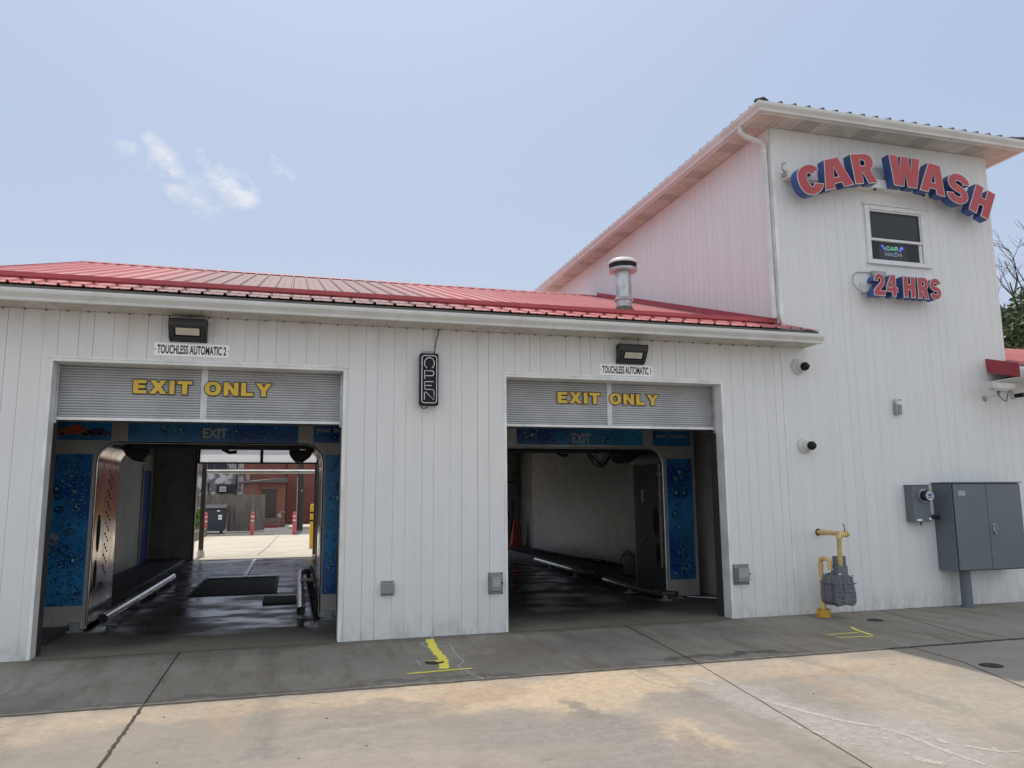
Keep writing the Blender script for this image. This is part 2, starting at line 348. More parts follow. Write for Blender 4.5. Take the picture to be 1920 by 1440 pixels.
def tracks(t, c, X, Y):
    wob = t.math('MULTIPLY', t.math('SUBTRACT', t.noise(.5, 3), .5), .5); xx = t.math('ADD', X, wob)
    brk = t.ramp(t.noise(2.4, 8, .7, stretch=(1.6, .5, 1), loc=(5, 5, 5)), .36, .62)
    for x0 in (-1.75, -.15, 3.15, 4.75):
        d = t.math('ABSOLUTE', t.math('SUBTRACT', xx, x0)); c = t.mix(t.math('MULTIPLY', t.ramp(d, .05, .17, .38, 0), brk), c, (.13, .115, .10))
    spots = t.ramp(t.noise(5.5, 3, .5, loc=(8, 2, 4)), .70, .76, 0, .5)
    return t.mix(spots, c, (.10, .088, .075))
ORNG = (.46, .355, .25); GREY = (.235, .21, .19); DARK = (.19, .17, .15); BRN = (.34, .245, .175)
M['front_slab'] = concrete_mat('tan_slab_concrete', (.315, .275, .232), blobs=[  # tan concrete with its own stain colours
    (1.6, -2.7, 1.5, .5, ORNG, .8), (2.3, -2.9, 1.0, .5, ORNG, .8), (3.0, -2.5, .8, .35, ORNG, .8), (4.3, -2.6, 1.2, .35, ORNG, .5), (-.2, -2.5, 1.3, .3, ORNG, .5), (-1.6, -2.6, .7, .4, ORNG, .5), (2.55, -4.15, .28, .5, ORNG, .9), (5.3, -2.9, .7, .5, ORNG, .4),
    (.75, -2.95, .55, .32, DARK, .6), (1.37, -2.7, .35, .30, BRN, .7), (-.36, -2.75, .12, .45, BRN, .5), (2.18, -3.4, .10, .45, DARK, .8), (2.1, -3.75, .25, .35, DARK, .55),
    (2.55, -4.25, .16, .3, DARK, .6), (1.8, -3.8, .9, .35, GREY, .8), (.1, -3.6, .8, .22, GREY, .6), (-1.0, -3.8, .7, .25, GREY, .4), (2.1, -4.6, .8, .5, GREY, .8), (3.5, -3.6, .35, 1.1, (.33, .30, .28), .8), (3.8, -4.6, .5, .7, (.34, .31, .29), .7),
    (4.3, -3.3, .12, .9, BRN, .5), (.35, -3.25, .5, .12, DARK, .5), (-.75, -3.3, .35, .16, GREY, .6), (-1.6, -3.3, .4, .2, GREY, .4), (1.05, -3.45, .5, .14, DARK, .4), (1.75, -2.45, .25, .2, BRN, .6), (2.9, -3.3, .35, .25, GREY, .6), (4.7, -2.9, .5, .2, BRN, .4), (3.9, -3.4, .3, .8, GREY, .5), (5.0, -4.0, .9, .9, (.36, .32, .26), .6)], mott=.10, fine=.3, post=tracks)
def apron_wet(t, c, r, X, Y, n):
    wob = t.math('MULTIPLY', t.math('SUBTRACT', t.noise(1.2, 6, .6, loc=(2, 8, 0)), .5), 1.1)
    yy = t.math('ADD', Y, wob)
    return c, r
def apron_streaks(t, c, X, Y):
    c = tracks(t, c, X, Y)
    st = t.noise(1.9, 7, .62, stretch=(2.4, .45, 1), loc=(3, 1, 0))
    c = t.mix(t.ramp(st, .48, .64, 0, .6), c, (.17, .135, .10))
    st2 = t.noise(1.4, 7, .62, stretch=(1.8, .5, 1), loc=(9, 5, 0))
    c = t.mix(t.ramp(st2, .52, .66, 0, .45), c, (.33, .30, .26))
    damp = t.math('MULTIPLY', t.ramp(t.math('ADD', Y, t.math('MULTIPLY', t.noise(2.2, 6, .6), .5)), .02, .16), t.math('MULTIPLY', t.ramp(X, -2.7, -2.3), t.ramp(X, 5.7, 5.3)))
    return t.mix(t.math('MULTIPLY', damp, .55), c, (.11, .10, .085))
M['apron'] = concrete_mat('grey_apron_concrete', (.27, .245, .205), blobs=[
    (-2.0, -.9, 1.1, .7, (.30, .28, .24), .7), (-2.3, -1.9, 1.0, .35, (.20, .19, .175), .6), (.6, -1.0, .9, .6, (.22, .205, .18), .6), (-.3, -1.2, .5, .8, (.25, .22, .17), .5), (3.2, -.9, 1.0, .6, (.18, .17, .155), .7), (4.9, -.8, .9, .5, (.19, .18, .16), .7), (4.2, -1.95, .9, .12, (.07, .06, .05), .8),
    (2.2, -1.0, .6, .7, (.22, .17, .125), .55), (-.6, -.3, .9, .18, (.17, .155, .13), .6), (6.3, -1.1, 1.1, .7, (.22, .20, .17), .6), (5.6, -1.6, .8, .3, (.27, .21, .15), .5), (8.4, -1.2, 1.3, .8, (.28, .265, .235), .6), (.0, -2.1, 3.2, .08, (.11, .10, .09), .6)], mott=.12, fine=.22, post=apron_streaks)
M['rear_slab'] = concrete_mat('bright_rear_concrete', (.60, .54, .43), mott=.1)
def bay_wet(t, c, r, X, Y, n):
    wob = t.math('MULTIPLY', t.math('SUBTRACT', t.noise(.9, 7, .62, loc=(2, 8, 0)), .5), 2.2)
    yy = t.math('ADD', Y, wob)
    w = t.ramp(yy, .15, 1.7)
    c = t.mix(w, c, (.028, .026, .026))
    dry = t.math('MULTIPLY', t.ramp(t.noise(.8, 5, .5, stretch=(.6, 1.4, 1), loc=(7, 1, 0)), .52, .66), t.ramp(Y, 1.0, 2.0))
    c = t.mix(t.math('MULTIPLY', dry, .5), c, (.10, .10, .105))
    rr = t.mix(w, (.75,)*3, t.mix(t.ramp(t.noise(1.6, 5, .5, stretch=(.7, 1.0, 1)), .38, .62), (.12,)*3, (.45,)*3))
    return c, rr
M['bay_floor'] = concrete_mat('wet_bay_concrete', (.22, .19, .155), wet=bay_wet, bmp=.10)
M['curb'] = concrete_mat('dark_bay_kerb', (.05, .048, .045), rough=.55)

# ------------------------------------------------------------------ mesh helpers
ORG = {}
class MB:
    def __init__(s): s.v = []; s.f = []; s.at = []; s.mi = []
    def add(s, vs, fs, mi=0):
        k = len(s.v); s.v += [tuple(v) for v in vs]
        s.f += [tuple(i+k for i in f) for f in fs]; s.mi += [mi]*len(fs)
        return s
    def box(s, x0, x1, y0, y1, z0, z1, mi=0):
        v = [(x, y, z) for z in (z0, z1) for y in (y0, y1) for x in (x0, x1)]
        return s.add(v, [(0, 2, 3, 1), (4, 5, 7, 6), (0, 1, 5, 4), (2, 6, 7, 3), (0, 4, 6, 2), (1, 3, 7, 5)], mi)
    def hexa(s, bottom, top, mi=0):
        return s.add(list(bottom)+list(top), [(3, 2, 1, 0), (4, 5, 6, 7), (0, 1, 5, 4), (1, 2, 6, 5), (2, 3, 7, 6), (3, 0, 4, 7)], mi)
    def tube(s, path, r, seg=12, caps=True, mi=0):
        P = [Vector(p) for p in path]; rings = []
        rs = r if isinstance(r, (list, tuple)) else [r]*len(P)
        prev = None
        for i, p in enumerate(P):
            d = (P[min(i+1, len(P)-1)] - P[max(i-1, 0)]).normalized()
            if prev is None:
                a = d.orthogonal().normalized()
            else:
                a = (prev - d*prev.dot(d)); a = a.normalized() if a.length > 1e-6 else d.orthogonal().normalized()
            prev = a; b = d.cross(a)
            rings.append([p + (a*math.cos(2*math.pi*k/seg) + b*math.sin(2*math.pi*k/seg))*rs[i] for k in range(seg)])
        vs = [q for R in rings for q in R]; fs = []
        for i in range(len(P)-1):
            for k in range(seg):
                k2 = (k+1) % seg; fs.append((i*seg+k, i*seg+k2, (i+1)*seg+k2, (i+1)*seg+k))
        if caps: fs.append(tuple(reversed(range(seg)))); fs.append(tuple((len(P)-1)*seg+k for k in range(seg)))
        return s.add(vs, fs, mi)
    def cyl(s, p0, p1, r, seg=20, r1=None, mi=0): return s.tube([p0, p1], [r, r if r1 is None else r1], seg, mi=mi)
    def lathe(s, c, prof, seg=28, axis='z', mi=0):
        vs = []; fs = []
        for (r, h) in prof:
            for k in range(seg):
                a = 2*math.pi*k/seg
                if axis == 'z': vs.append((c[0]+r*math.cos(a), c[1]+r*math.sin(a), c[2]+h))
                else: vs.append((c[0]+r*math.cos(a), c[1]-h, c[2]+r*math.sin(a)))
        n = len(prof)
        for i in range(n-1):
            for k in range(seg):
                k2 = (k+1) % seg; fs.append((i*seg+k, i*seg+k2, (i+1)*seg+k2, (i+1)*seg+k))
        fs.append(tuple(reversed(range(seg)))); fs.append(tuple((n-1)*seg+k for k in range(seg)))
        return s.add(vs, fs, mi)
    def prism(s, polys, y_front, y_back, mi=0):
        """polys: [outer, hole, ...] of (x, z); extruded along Y"""
        flat = [p for poly in polys for p in poly]; n = len(flat)
        tri = tessellate_polygon([[Vector((x, z, 0)) for x, z in poly] for poly in polys])
        vs = [(x, y_front, z) for x, z in flat] + [(x, y_back, z) for x, z in flat]
        fs = []
        for a, b, c in tri:
            A, B, C_ = flat[a], flat[b], flat[c]
            cr = (B[0]-A[0])*(C_[1]-A[1]) - (B[1]-A[1])*(C_[0]-A[0])
            if cr < 0: a, b, c = a, c, b
            fs.append((a, b, c)); fs.append((a+n, c+n, b+n))
        k = 0
        for j, poly in enumerate(polys):
            m = len(poly); ccw = area(poly) > 0
            if j > 0: ccw = not ccw
            for i in range(m):
                i2 = (i+1) % m; q = (k+i, k+i+n, k+i2+n, k+i2)
                fs.append(q if ccw else tuple(reversed(q)))
            k += m
        return s.add(vs, fs, mi)
    def extrude_x(s, prof, x0, x1, mi=0):
        """prof: closed polygon of (y, z)"""
        n = len(prof); vs = [(x0, y, z) for y, z in prof] + [(x1, y, z) for y, z in prof]
        tri = tessellate_polygon([[Vector((y, z, 0)) for y, z in prof]])
        fs = [(a, b, c) for a, b, c in tri] + [(a+n, c+n, b+n) for a, b, c in tri]
        for i in range(n): i2 = (i+1) % n; fs.append((i, i2, i2+n, i+n))
        return s.add(vs, fs, mi)
    def extrude_y(s, prof, y0, y1, mi=0):
        n = len(prof); vs = [(x, y0, z) for x, z in prof] + [(x, y1, z) for x, z in prof]
        tri = tessellate_polygon([[Vector((y, z, 0)) for y, z in prof]])
        fs = [(a, b, c) for a, b, c in tri] + [(a+n, c+n, b+n) for a, b, c in tri]
        for i in range(n): i2 = (i+1) % n; fs.append((i, i2, i2+n, i+n))
        return s.add(vs, fs, mi)
    def strip(s, path, width, z, jit=0.0, seg=.08, taper=False):
        """ground strip with a 'cover' attribute: 1 in the middle, 0 on the edge"""
        pts = []
        for a, b in zip(path[:-1], path[1:]):
            a = Vector(a); b = Vector(b); n = max(1, int((b-a).length/seg))
            for i in range(n): pts.append(a.lerp(b, i/n))
        pts.append(Vector(path[-1])); vs = []; at = []
        N_ = len(pts)
        for i, p in enumerate(pts):
            d = (pts[min(i+1, N_-1)] - pts[max(i-1, 0)]).normalized(); nrm = Vector((-d.y, d.x))
            off = nrm*random.uniform(-jit, jit); e = 1
            if taper: e = min(1, min(i, N_-1-i)/max(1, N_*.12)*.8+.2)
            for u, c in ((-1, 0), (-.45, 1), (.45, 1), (1, 0)):
                q = p + off + nrm*u*width/2*(1 if not taper else (.5+.5*e))
                vs.append((q.x, q.y, z)); at.append(c*e)
        k = len(s.v); fs = []
        for i in range(N_-1):
            for j in range(3): fs.append((i*4+j, i*4+j+1, i*4+j+5, i*4+j+4)[::-1])
        s.at += [0]*(k-len(s.at)); s.add(vs, fs); s.at += at
        return s
    def build(s, name, mat, parent=None, smooth=False, bevel=0, seg=2, loc=None):
        me = bpy.data.meshes.new(name)
        o3 = Vector(ORG.get(parent.name, (0, 0, 0))) if parent else Vector(loc or (0, 0, 0))
        me.from_pydata([tuple(Vector(v)-o3) for v in s.v], [], s.f)
        for m in (mat if isinstance(mat, (list, tuple)) else [mat]): me.materials.append(M[m] if isinstance(m, str) else m)
        for p, i in zip(me.polygons, s.mi): p.material_index = i; p.use_smooth = False
        if s.at:
            a = me.attributes.new('cover', 'FLOAT', 'POINT')
            for i, v in enumerate(s.at): a.data[i].value = v
        me.update()
        o = bpy.data.objects.new(name, me); COL.objects.link(o)
        if parent: o.parent = parent; ORG[o.name] = tuple(o3)
        else: o.location = o3; ORG[o.name] = tuple(o3)
        if smooth:
            try: me.shade_smooth_by_angle(angle=math.radians(35))
            except Exception:
                for p in me.polygons: p.use_smooth = True
                me.set_sharp_from_angle(angle=math.radians(35))
        if bevel:
            b = o.modifiers.new('bevel', 'BEVEL'); b.width = bevel; b.segments = seg; b.limit_method = 'ANGLE'
        return o
def area(p): return sum(p[i][0]*p[(i+1) % len(p)][1] - p[(i+1) % len(p)][0]*p[i][1] for i in range(len(p)))/2
def thing(name, label, cat, loc=(0, 0, 0), group=None):
    o = bpy.data.objects.new(name, None); o.empty_display_size = .2; COL.objects.link(o); o.location = loc
    ORG[o.name] = tuple(loc); o['label'] = label; o['category'] = cat
    if group: o['group'] = group
    return o
def tag(o, label, cat, group=None):
    o['label'] = label; o['category'] = cat
    if group: o['group'] = group
    return o
def struct(o): o['kind'] = 'structure'; return o
def dup(root, loc, label=None):
    r = root.copy(); COL.objects.link(r); r.location = loc
    if label: r['label'] = label
    for ch in list(root.children):
        c = ch.copy(); COL.objects.link(c); c.parent = r
        for g in ch.children:
            d = g.copy(); COL.objects.link(d); d.parent = c
    return r

# ------------------------------------------------------------------ lettering
def arc(cx, cy, rx, ry, a0, a1, n=14, p=2.0):
    out = []
    for i in range(n+1):
        a = math.radians(a0+(a1-a0)*i/n); c, s = math.cos(a), math.sin(a)
        out.append((cx+rx*math.copysign(abs(c)**(2/p), c), cy+ry*math.copysign(abs(s)**(2/p), s)))
    return out
def glyph(ch):
    if ch == 'E': return [[(0, 0), (.78, 0), (.78, .24), (.3, .24), (.3, .39), (.7, .39), (.7, .61), (.3, .61), (.3, .76), (.77, .76), (.77, 1), (0, 1)]]
    if ch == 'X': return [[(0, 0), (.34, 0), (.5, .26), (.66, 0), (1, 0), (.68, .51), (.98, 1), (.65, 1), (.5, .76), (.35, 1), (.02, 1), (.32, .51)]]
    if ch == 'I': return [[(0, 0), (.3, 0), (.3, 1), (0, 1)]]
    if ch == 'T': return [[(.29, 0), (.59, 0), (.59, .76), (.88, .76), (.88, 1), (0, 1), (0, .76), (.29, .76)]]
    if ch == 'O': return [arc(.5, .5, .5, .52, 0, 352, 40, 2.2), arc(.5, .5, .2, .29, 0, 350, 24, 2.2)]
    if ch == 'N': return [[(0, 0), (.28, 0), (.28, .54), (.62, 0), (.9, 0), (.9, 1), (.62, 1), (.62, .46), (.28, 1), (0, 1)]]
    if ch == 'L': return [[(0, 0), (.76, 0), (.76, .25), (.3, .25), (.3, 1), (0, 1)]]
    if ch == 'Y': return [[(.33, 0), (.63, 0), (.63, .4), (.98, 1), (.65, 1), (.48, .66), (.32, 1), (-.02, 1), (.33, .4)]]
    if ch == 'A': return [[(0, 0), (.31, 0), (.345, .16), (.585, .16), (.62, 0), (.93, 0), (.68, 1), (.25, 1)], [(.385, .36), (.545, .36), (.465, .72)]]
    if ch == 'H': return [[(0, 0), (.31, 0), (.31, .37), (.49, .37), (.49, 0), (.8, 0), (.8, 1), (.49, 1), (.49, .63), (.31, .63), (.31, 1), (0, 1)]]
    if ch == 'W': return [[(0, 1), (.32, 1), (.385, .46), (.455, 1), (.755, 1), (.825, .46), (.88, 1), (1.2, 1), (1.04, 0), (.68, 0), (.605, .46), (.53, 0), (.16, 0)]]
    if ch == 'R': return [[(0, 0), (.31, 0), (.31, .36), (.36, .36), (.50, 0), (.85, 0), (.66, .44)] + arc(.5, .71, .31, .29, -50, 90, 12) + [(0, 1)],
                          [(.31, .59), (.42, .59)] + arc(.42, .69, .08, .10, -80, 80, 8) + [(.31, .79)]]
    if ch == 'C': return [arc(.42, .5, .42, .52, 27, 333, 34, 2.3) + [(.50, .36)] + arc(.42, .5, .105, .25, -42, -318, 24, 2.0) + [(.50, .64)]]
    if ch == 'S':
        path = arc(.4, .69, .255, .19, 8, 240, 26) + arc(.4, .31, .255, .19, 60, -172, 26)
        t = .119; L = []; R = []
        for i, p in enumerate(path):
            a = path[max(0, i-1)]; b = path[min(len(path)-1, i+1)]; dx, dy = b[0]-a[0], b[1]-a[1]; l = math.hypot(dx, dy) or 1
            L.append((p[0]-dy/l*t, p[1]+dx/l*t)); R.append((p[0]+dy/l*t, p[1]-dx/l*t))
        return [L + R[::-1]]
    if ch == '2': return [[(0, 0), (.74, 0), (.74, .23), (.40, .23)] + arc(.38, .68, .36, .32, -32, 182, 20) + [(.27, .64)] + arc(.38, .70, .10, .10, 180, -30, 12) + [(0, .24)]]
    if ch == '4': return [[(.40, 0), (.67, 0), (.67, .2), (.8, .2), (.8, .41), (.67, .41), (.67, 1), (.36, 1), (0, .42), (0, .2), (.40, .2)], [(.40, .41), (.40, .74), (.21, .41)]]
def offset_poly(polys, d):
    out = []
    for j, p in enumerate(polys):
        s = 1 if area(p) > 0 else -1
        if j > 0: s = -s
        n = len(p); q = []
        for i in range(n):
            a, b, c = Vector(p[i-1]), Vector(p[i]), Vector(p[(i+1) % n])
            e1 = (b-a); e2 = (c-b)
            if e1.length < 1e-7 or e2.length < 1e-7: q.append(tuple(b)); continue
            e1.normalize(); e2.normalize()
            n1 = Vector((e1.y, -e1.x))*s; n2 = Vector((e2.y, -e2.x))*s
            m = n1+n2
            if m.length < 1e-5: q.append(tuple(b+n1*d)); continue
            m.normalize(); k = max(.5, m.dot(n1)); q.append(tuple(b+m*(d/k)))
        out.append(q)
    return out
def bbox(polys):
    xs = [x for p in polys for x, _ in p]; ys = [y for p in polys for _, y in p]
    return min(xs), max(xs), min(ys), max(ys)
def place_glyph(ch, BL, BR, TL):
    """affine map of a glyph: bottom-left, bottom-right and top-left given as (x, z)"""
    g = glyph(ch); x0, x1, y0, y1 = bbox(g); BL, BR, TL = Vector(BL), Vector(BR), Vector(TL)
    return [[tuple(BL + (BR-BL)*((x-x0)/(x1-x0)) + (TL-BL)*((y-y0)/(y1-y0))) for x, y in p] for p in g]
def font_text(name, body, x0, x1, z0, z1, y, mat, parent, weight=0.0, depth=.002, spacing=1.0, xz=True):
    cu = bpy.data.curves.new('tmp_text', 'FONT'); cu.body = body; cu.size = 1; cu.offset = weight; cu.space_character = spacing
    cu.extrude = .0; cu.fill_mode = 'FRONT'
    o = bpy.data.objects.new('tmp_text', cu); COL.objects.link(o)
    dg = bpy.context.evaluated_depsgraph_get(); me = bpy.data.meshes.new_from_object(o.evaluated_get(dg))
    vs = [v.co.copy() for v in me.vertices]; fs = [tuple(p.vertices) for p in me.polygons]
    bpy.data.objects.remove(o); bpy.data.curves.remove(cu); bpy.data.meshes.remove(me)
    ax0 = min(v.x for v in vs); ax1 = max(v.x for v in vs); ay0 = min(v.y for v in vs); ay1 = max(v.y for v in vs)
    mb = MB(); mb.add([(x0+(v.x-ax0)/(ax1-ax0)*(x1-x0), y, z0+(v.y-ay0)/(ay1-ay0)*(z1-z0)) for v in vs], fs)
    return mb.build(name, mat, parent)

# ------------------------------------------------------------------ siding
def grooves(a, b):
    out = []; k = int((a-.611)/.334)-2
    while True:
        x = .611+k*.334
        if x > b: break
        for g in (x, x+.194):
            if a < g < b: out.append(g)
        k += 1
    return out
def siding(x0, x1, z0, z1, openings=(), y=0.0, depth=.009, axis='x', gw=(.0014, .0050), zfun=None, seed=1):
    """separate boards over a recessed backing, clipped round the openings"""
    rnd = random.Random(seed)
    cuts = [x0] + grooves(x0, x1) + [x1]; mb = MB(); back = MB()
    def b(mb_, a, c, lo, hi, ya, yb):
        if axis == 'x': mb_.box(a, c, ya, yb, lo, hi)
        else: mb_.box(y+(ya-y), y+(yb-y), a, c, lo, hi)
    for a, c in zip(cuts[:-1], cuts[1:]):
        g = rnd.uniform(*gw)/2; a2 = a+(g if a > x0 else 0); c2 = c-(g if c < x1 else 0)
        xs = sorted({a2, c2} | {o[k] for o in openings for k in (0, 1) if a2 < o[k] < c2})
        for p, q in zip(xs[:-1], xs[1:]):
            mid = (p+q)/2; hit = [o for o in openings if o[0] < mid < o[1]]
            lo = z0
            if hit:
                o = hit[0]
                if o[2] > z0: b(mb, p, q, z0, o[2], y, y+depth)
                lo = o[3]
            top = z1
            b(mb, p, q, lo, top, y, y+depth)
    xs = sorted({x0, x1} | {o[k] for o in openings for k in (0, 1)})
    for p, q in zip(xs[:-1], xs[1:]):
        mid = (p+q)/2; hit = [o for o in openings if o[0] < mid < o[1]]
        if hit:
            o = hit[0]
            if o[2] > z0: b(back, p, q, z0, o[2], y+depth+.001, y+depth+.02)
            b(back, p, q, o[3], z1, y+depth+.001, y+depth+.02)
        else: b(back, p, q, z0, z1, y+depth+.001, y+depth+.02)
    return mb, back

# ================================================================== GROUND
def quad(x0, x1, y0, y1, z): return MB().add([(x0, y0, z), (x1, y0, z), (x1, y1, z), (x0, y1, z)], [(0, 1, 2, 3)])
struct(quad(-600, 600, -600, 900, -.03).build('ground', 'asphalt'))
struct(MB().box(-30, 40, -40, -2.206, -.02, 0).build('front_pavement', 'front_slab'))
struct(MB().box(-30, 40, -2.194, 0.0, -.02, 0).build('apron', 'apron'))
struct(MB().box(-3.9, 6.6, .0005, 13.1, -.02, 0).build('bay_floor', 'bay_floor'))
struct(MB().box(-30, 40, 13.1005, 26.7, -.02, 0).build('rear_pavement', 'rear_slab'))
j = MB()
j.strip([(-30, -2.2), (40, -2.2)], .022, .003, .002, .3)
j.strip([(-1.04, -.02), (-1.03, -2.19)], .012, .004, .002, .15); j.strip([(-1.03, -2.21), (-1.035, -9)], .016, .004, .002, .2)
j.strip([(3.97, -.02), (3.735, -2.19)], .010, .004, .003, .15); j.strip([(3.72, -2.21), (3.40, -4.2), (3.1, -6)], .0065, .004, .003, .2)
j.strip([(6.16, -2.21), (6.07, -2.95), (5.72, -3.9), (5.4, -5)], .010, .004, .003, .2)
j.strip([(7.70, -.02), (7.16, -2.19)], .009, .004, .004, .2)
j.strip([(-2.9, 17.8), (.9, 18.05), (6, 18.2)], .02, .004, .003, .3); j.strip([(-.81, 14.2), (-.63, 18), (-.396, 26)], .02, .004, .004, .3)
for i in range(0, len(j.at)): j.at[i] = 1
struct(j.build('pavement_joints', 'joint'))
ck = MB()
ck.strip([(4.15, -.35), (4.5, -.6), (4.9, -.62), (5.2, -.55), (5.6, -.75)], .008, .0016, .02, .07, True)
ck.strip([(5.0, -.3), (4.9, -.7), (4.7, -1.0), (4.62, -1.3)], .007, .0016, .02, .06, True)
ck.strip([(3.0, -2.3), (2.95, -2.7), (3.1, -3.0)], .006, .0016, .02, .06, True)
ck.strip([(7.1, -1.3), (6.9, -1.7), (6.75, -2.15)], .008, .0016, .02, .06, True)
ck.strip([(.1, -2.45), (.35, -2.62)], .006, .0016, .01, .06, True)
ck.strip([(-6, -2.225), (9, -2.225)], .035, .0012, .012, .05); ck.strip([(-6, -2.178), (9, -2.178)], .03, .0014, .010, .06)
ck.strip([(-3, -.02), (9, -.02)], .03, .0012, .008, .06); ck.strip([(-1.03, -2.25), (-1.035, -6)], .035, .0018, .01, .05)
struct(ck.build('hairline_cracks', 'crack'))
ef = MB()
ef.strip([(1.60, -.03), (1.52, -.28), (1.42, -.36), (1.44, -.62), (1.52, -.98), (1.54, -1.12)], .014, .0022, .012, .05)
ef.strip([(1.44, -.36), (1.66, -.34), (1.70, -.55), (1.66, -1.0), (1.66, -1.4), (1.56, -1.62), (1.60, -1.9), (1.66, -2.17)], .013, .0022, .012, .05)
ef.strip([(1.22, -1.2), (1.24, -1.5)], .012, .0022, .01, .05, True)
ef.strip([(6.35, -.62), (6.28, -.95), (6.26, -1.25)], .010, .0022, .01, .05)
ef.strip([(6.26, -1.62), (6.28, -1.85), (6.20, -2.0), (6.17, -2.19)], .012, .0022, .012, .05)
struct(ef.build('crack_filler', 'caulk'))
ZS = .0009
sf = MB()
rs = random.Random(5)
def flecks(x0, y0, x1, y1, n, spread, wmin, wmax, z, lm=.09):
    for k in range(n):
        t_ = rs.random(); x = x0+(x1-x0)*t_+rs.gauss(0, spread); y = y0+(y1-y0)*t_+rs.gauss(0, spread*1.5); L = rs.uniform(.02, lm)
        a = math.atan2(y1-y0, x1-x0)+rs.gauss(0, .35); sf.strip([(x, y), (x+L*math.cos(a), y+L*math.sin(a))], rs.uniform(wmin, wmax), z+k*1e-5, .004, .03, True)
for i_, (pth, w_) in enumerate((([(3.50, -3.40), (3.54, -3.52), (3.64, -3.9), (3.75, -4.18), (3.9, -4.39)], .07), ([(3.86, -4.33), (3.92, -4.61), (3.9, -4.88), (3.92, -5.2)], .05), ([(3.61, -4.91), (3.66, -5.0), (3.71, -5.09)], .09),
               ([(4.04, -4.66), (4.03, -4.79)], .06), ([(4.09, -4.83), (4.15, -4.93), (4.24, -5.04)], .05), ([(3.36, -2.74), (3.44, -3.02)], .06), ([(3.08, -2.90), (3.10, -2.97)], .05), ([(3.38, -4.28), (3.42, -4.42)], .06), ([(3.35, -3.55), (3.38, -3.75), (3.31, -3.86)], .012))):
    sf.strip(pth, w_, .0024+i_*1e-5, .010, .03, True)
flecks(3.42, -2.85, 3.58, -3.40, 40, .05, .03, .06, .0010, .07)
flecks(3.55, -3.6, 3.95, -4.9, 60, .08, .02, .05, .0014)
flecks(3.35, -4.0, 3.60, -4.8, 30, .06, .02, .05, .0018)
flecks(3.9, -4.2, 4.3, -5.1, 20, .06, .015, .04, .0021)
for k in range(12):
    x = rs.uniform(2.15, 2.4); y = rs.uniform(-1.7, -1.3); sf.strip([(x, y), (x+.02, y-.06)], .010, .0026+k*1e-5, .003, .02, True)
struct(sf.build('pavement_scuffs', 'scuff'))
pb = MB(); rp = random.Random(31)
for k in range(34):
    x = rp.uniform(-2.5, 6); y = rp.uniform(-4.6, -.2); r0 = rp.uniform(.003, .008); pb.lathe((x, y, 0), [(r0, 0), (r0*.8, r0*.6), (r0*.2, r0*.8)], 6)
g_ = pb.build('grit', 'bark'); g_['kind'] = 'stuff'; g_['label'] = 'scattered dark grit and tiny leaves on the pavement'; g_['category'] = 'grit'
# yellow utility marks
m1 = MB(); m1.strip([(1.545, -.16), (1.50, -.7), (1.49, -1.25), (1.42, -1.68)], .13, .0030, .006, .05); m1.strip([(1.02, -1.775), (1.40, -1.76), (1.72, -1.74)], .055, .0034, .006, .05, True)
tag(m1.build('utility_marking', 'spray'), 'yellow sprayed upside down T mark between the two bay doors', 'marking', 'yellow utility marks')
m2 = MB(); m2.strip([(6.44, -.97), (6.33, -1.25), (6.26, -1.60)], .055, .0030, .006, .05, True); m2.strip([(5.78, -1.35), (6.30, -1.335)], .045, .0034, .006, .05, True); m2.strip([(5.79, -1.53), (6.26, -1.60)], .045, .0038, .006, .05, True)
tag(m2.build('utility_marking', 'spray'), 'yellow sprayed arrow mark on pavement in front of the gas meter', 'marking', 'yellow utility marks')
def cover(x, y, r, label, mark=False):
    t = thing('drain_cover', label, 'drain cover', (x, y, 0), 'small round covers in the pavement')
    MB().lathe((x, y, 0), [(r, 0), (r, .006), (r*.93, .009), (r*.86, .009), (r*.84, .006), (r*.2, .006), (r*.15, .010), (0.002, .010)], 32).build('cover_plate', 'iron', t)
    rim = MB(); rim.lathe((x, y, 0), [(r*1.18, 0), (r*1.16, .004), (r*1.03, .004), (r*1.02, .001)], 32); rim.build('rim', 'joint', t)
    if mark:
        q = MB(); q.strip([(x+.0, y-.02), (x+.08, y-.03)], .06, .0125, .004, .02, True); q.strip([(x-.07, y+.03), (x+.08, y+.02)], .04, .012, .004, .02, True); q.build('paint_overspray', 'spray', t)
cover(1.385, -1.37, .080, 'round iron cover beside the yellow T mark, dusted with yellow paint', True)
cover(7.05, -.69, .085, 'small round cover near the tower wall beyond the gas meter')
cover(6.19, -3.13, .085, 'round cover at the edge of the tower shadow near the right side')
tag(MB().lathe((8.75, -1.66, 0), [(.03, 0), (.05, .012), (.03, .03), (.004, .035)], 9).build('dry_leaf', 'bark'), 'small dark leaf lying on the grey apron below the cabinet', 'leaf')

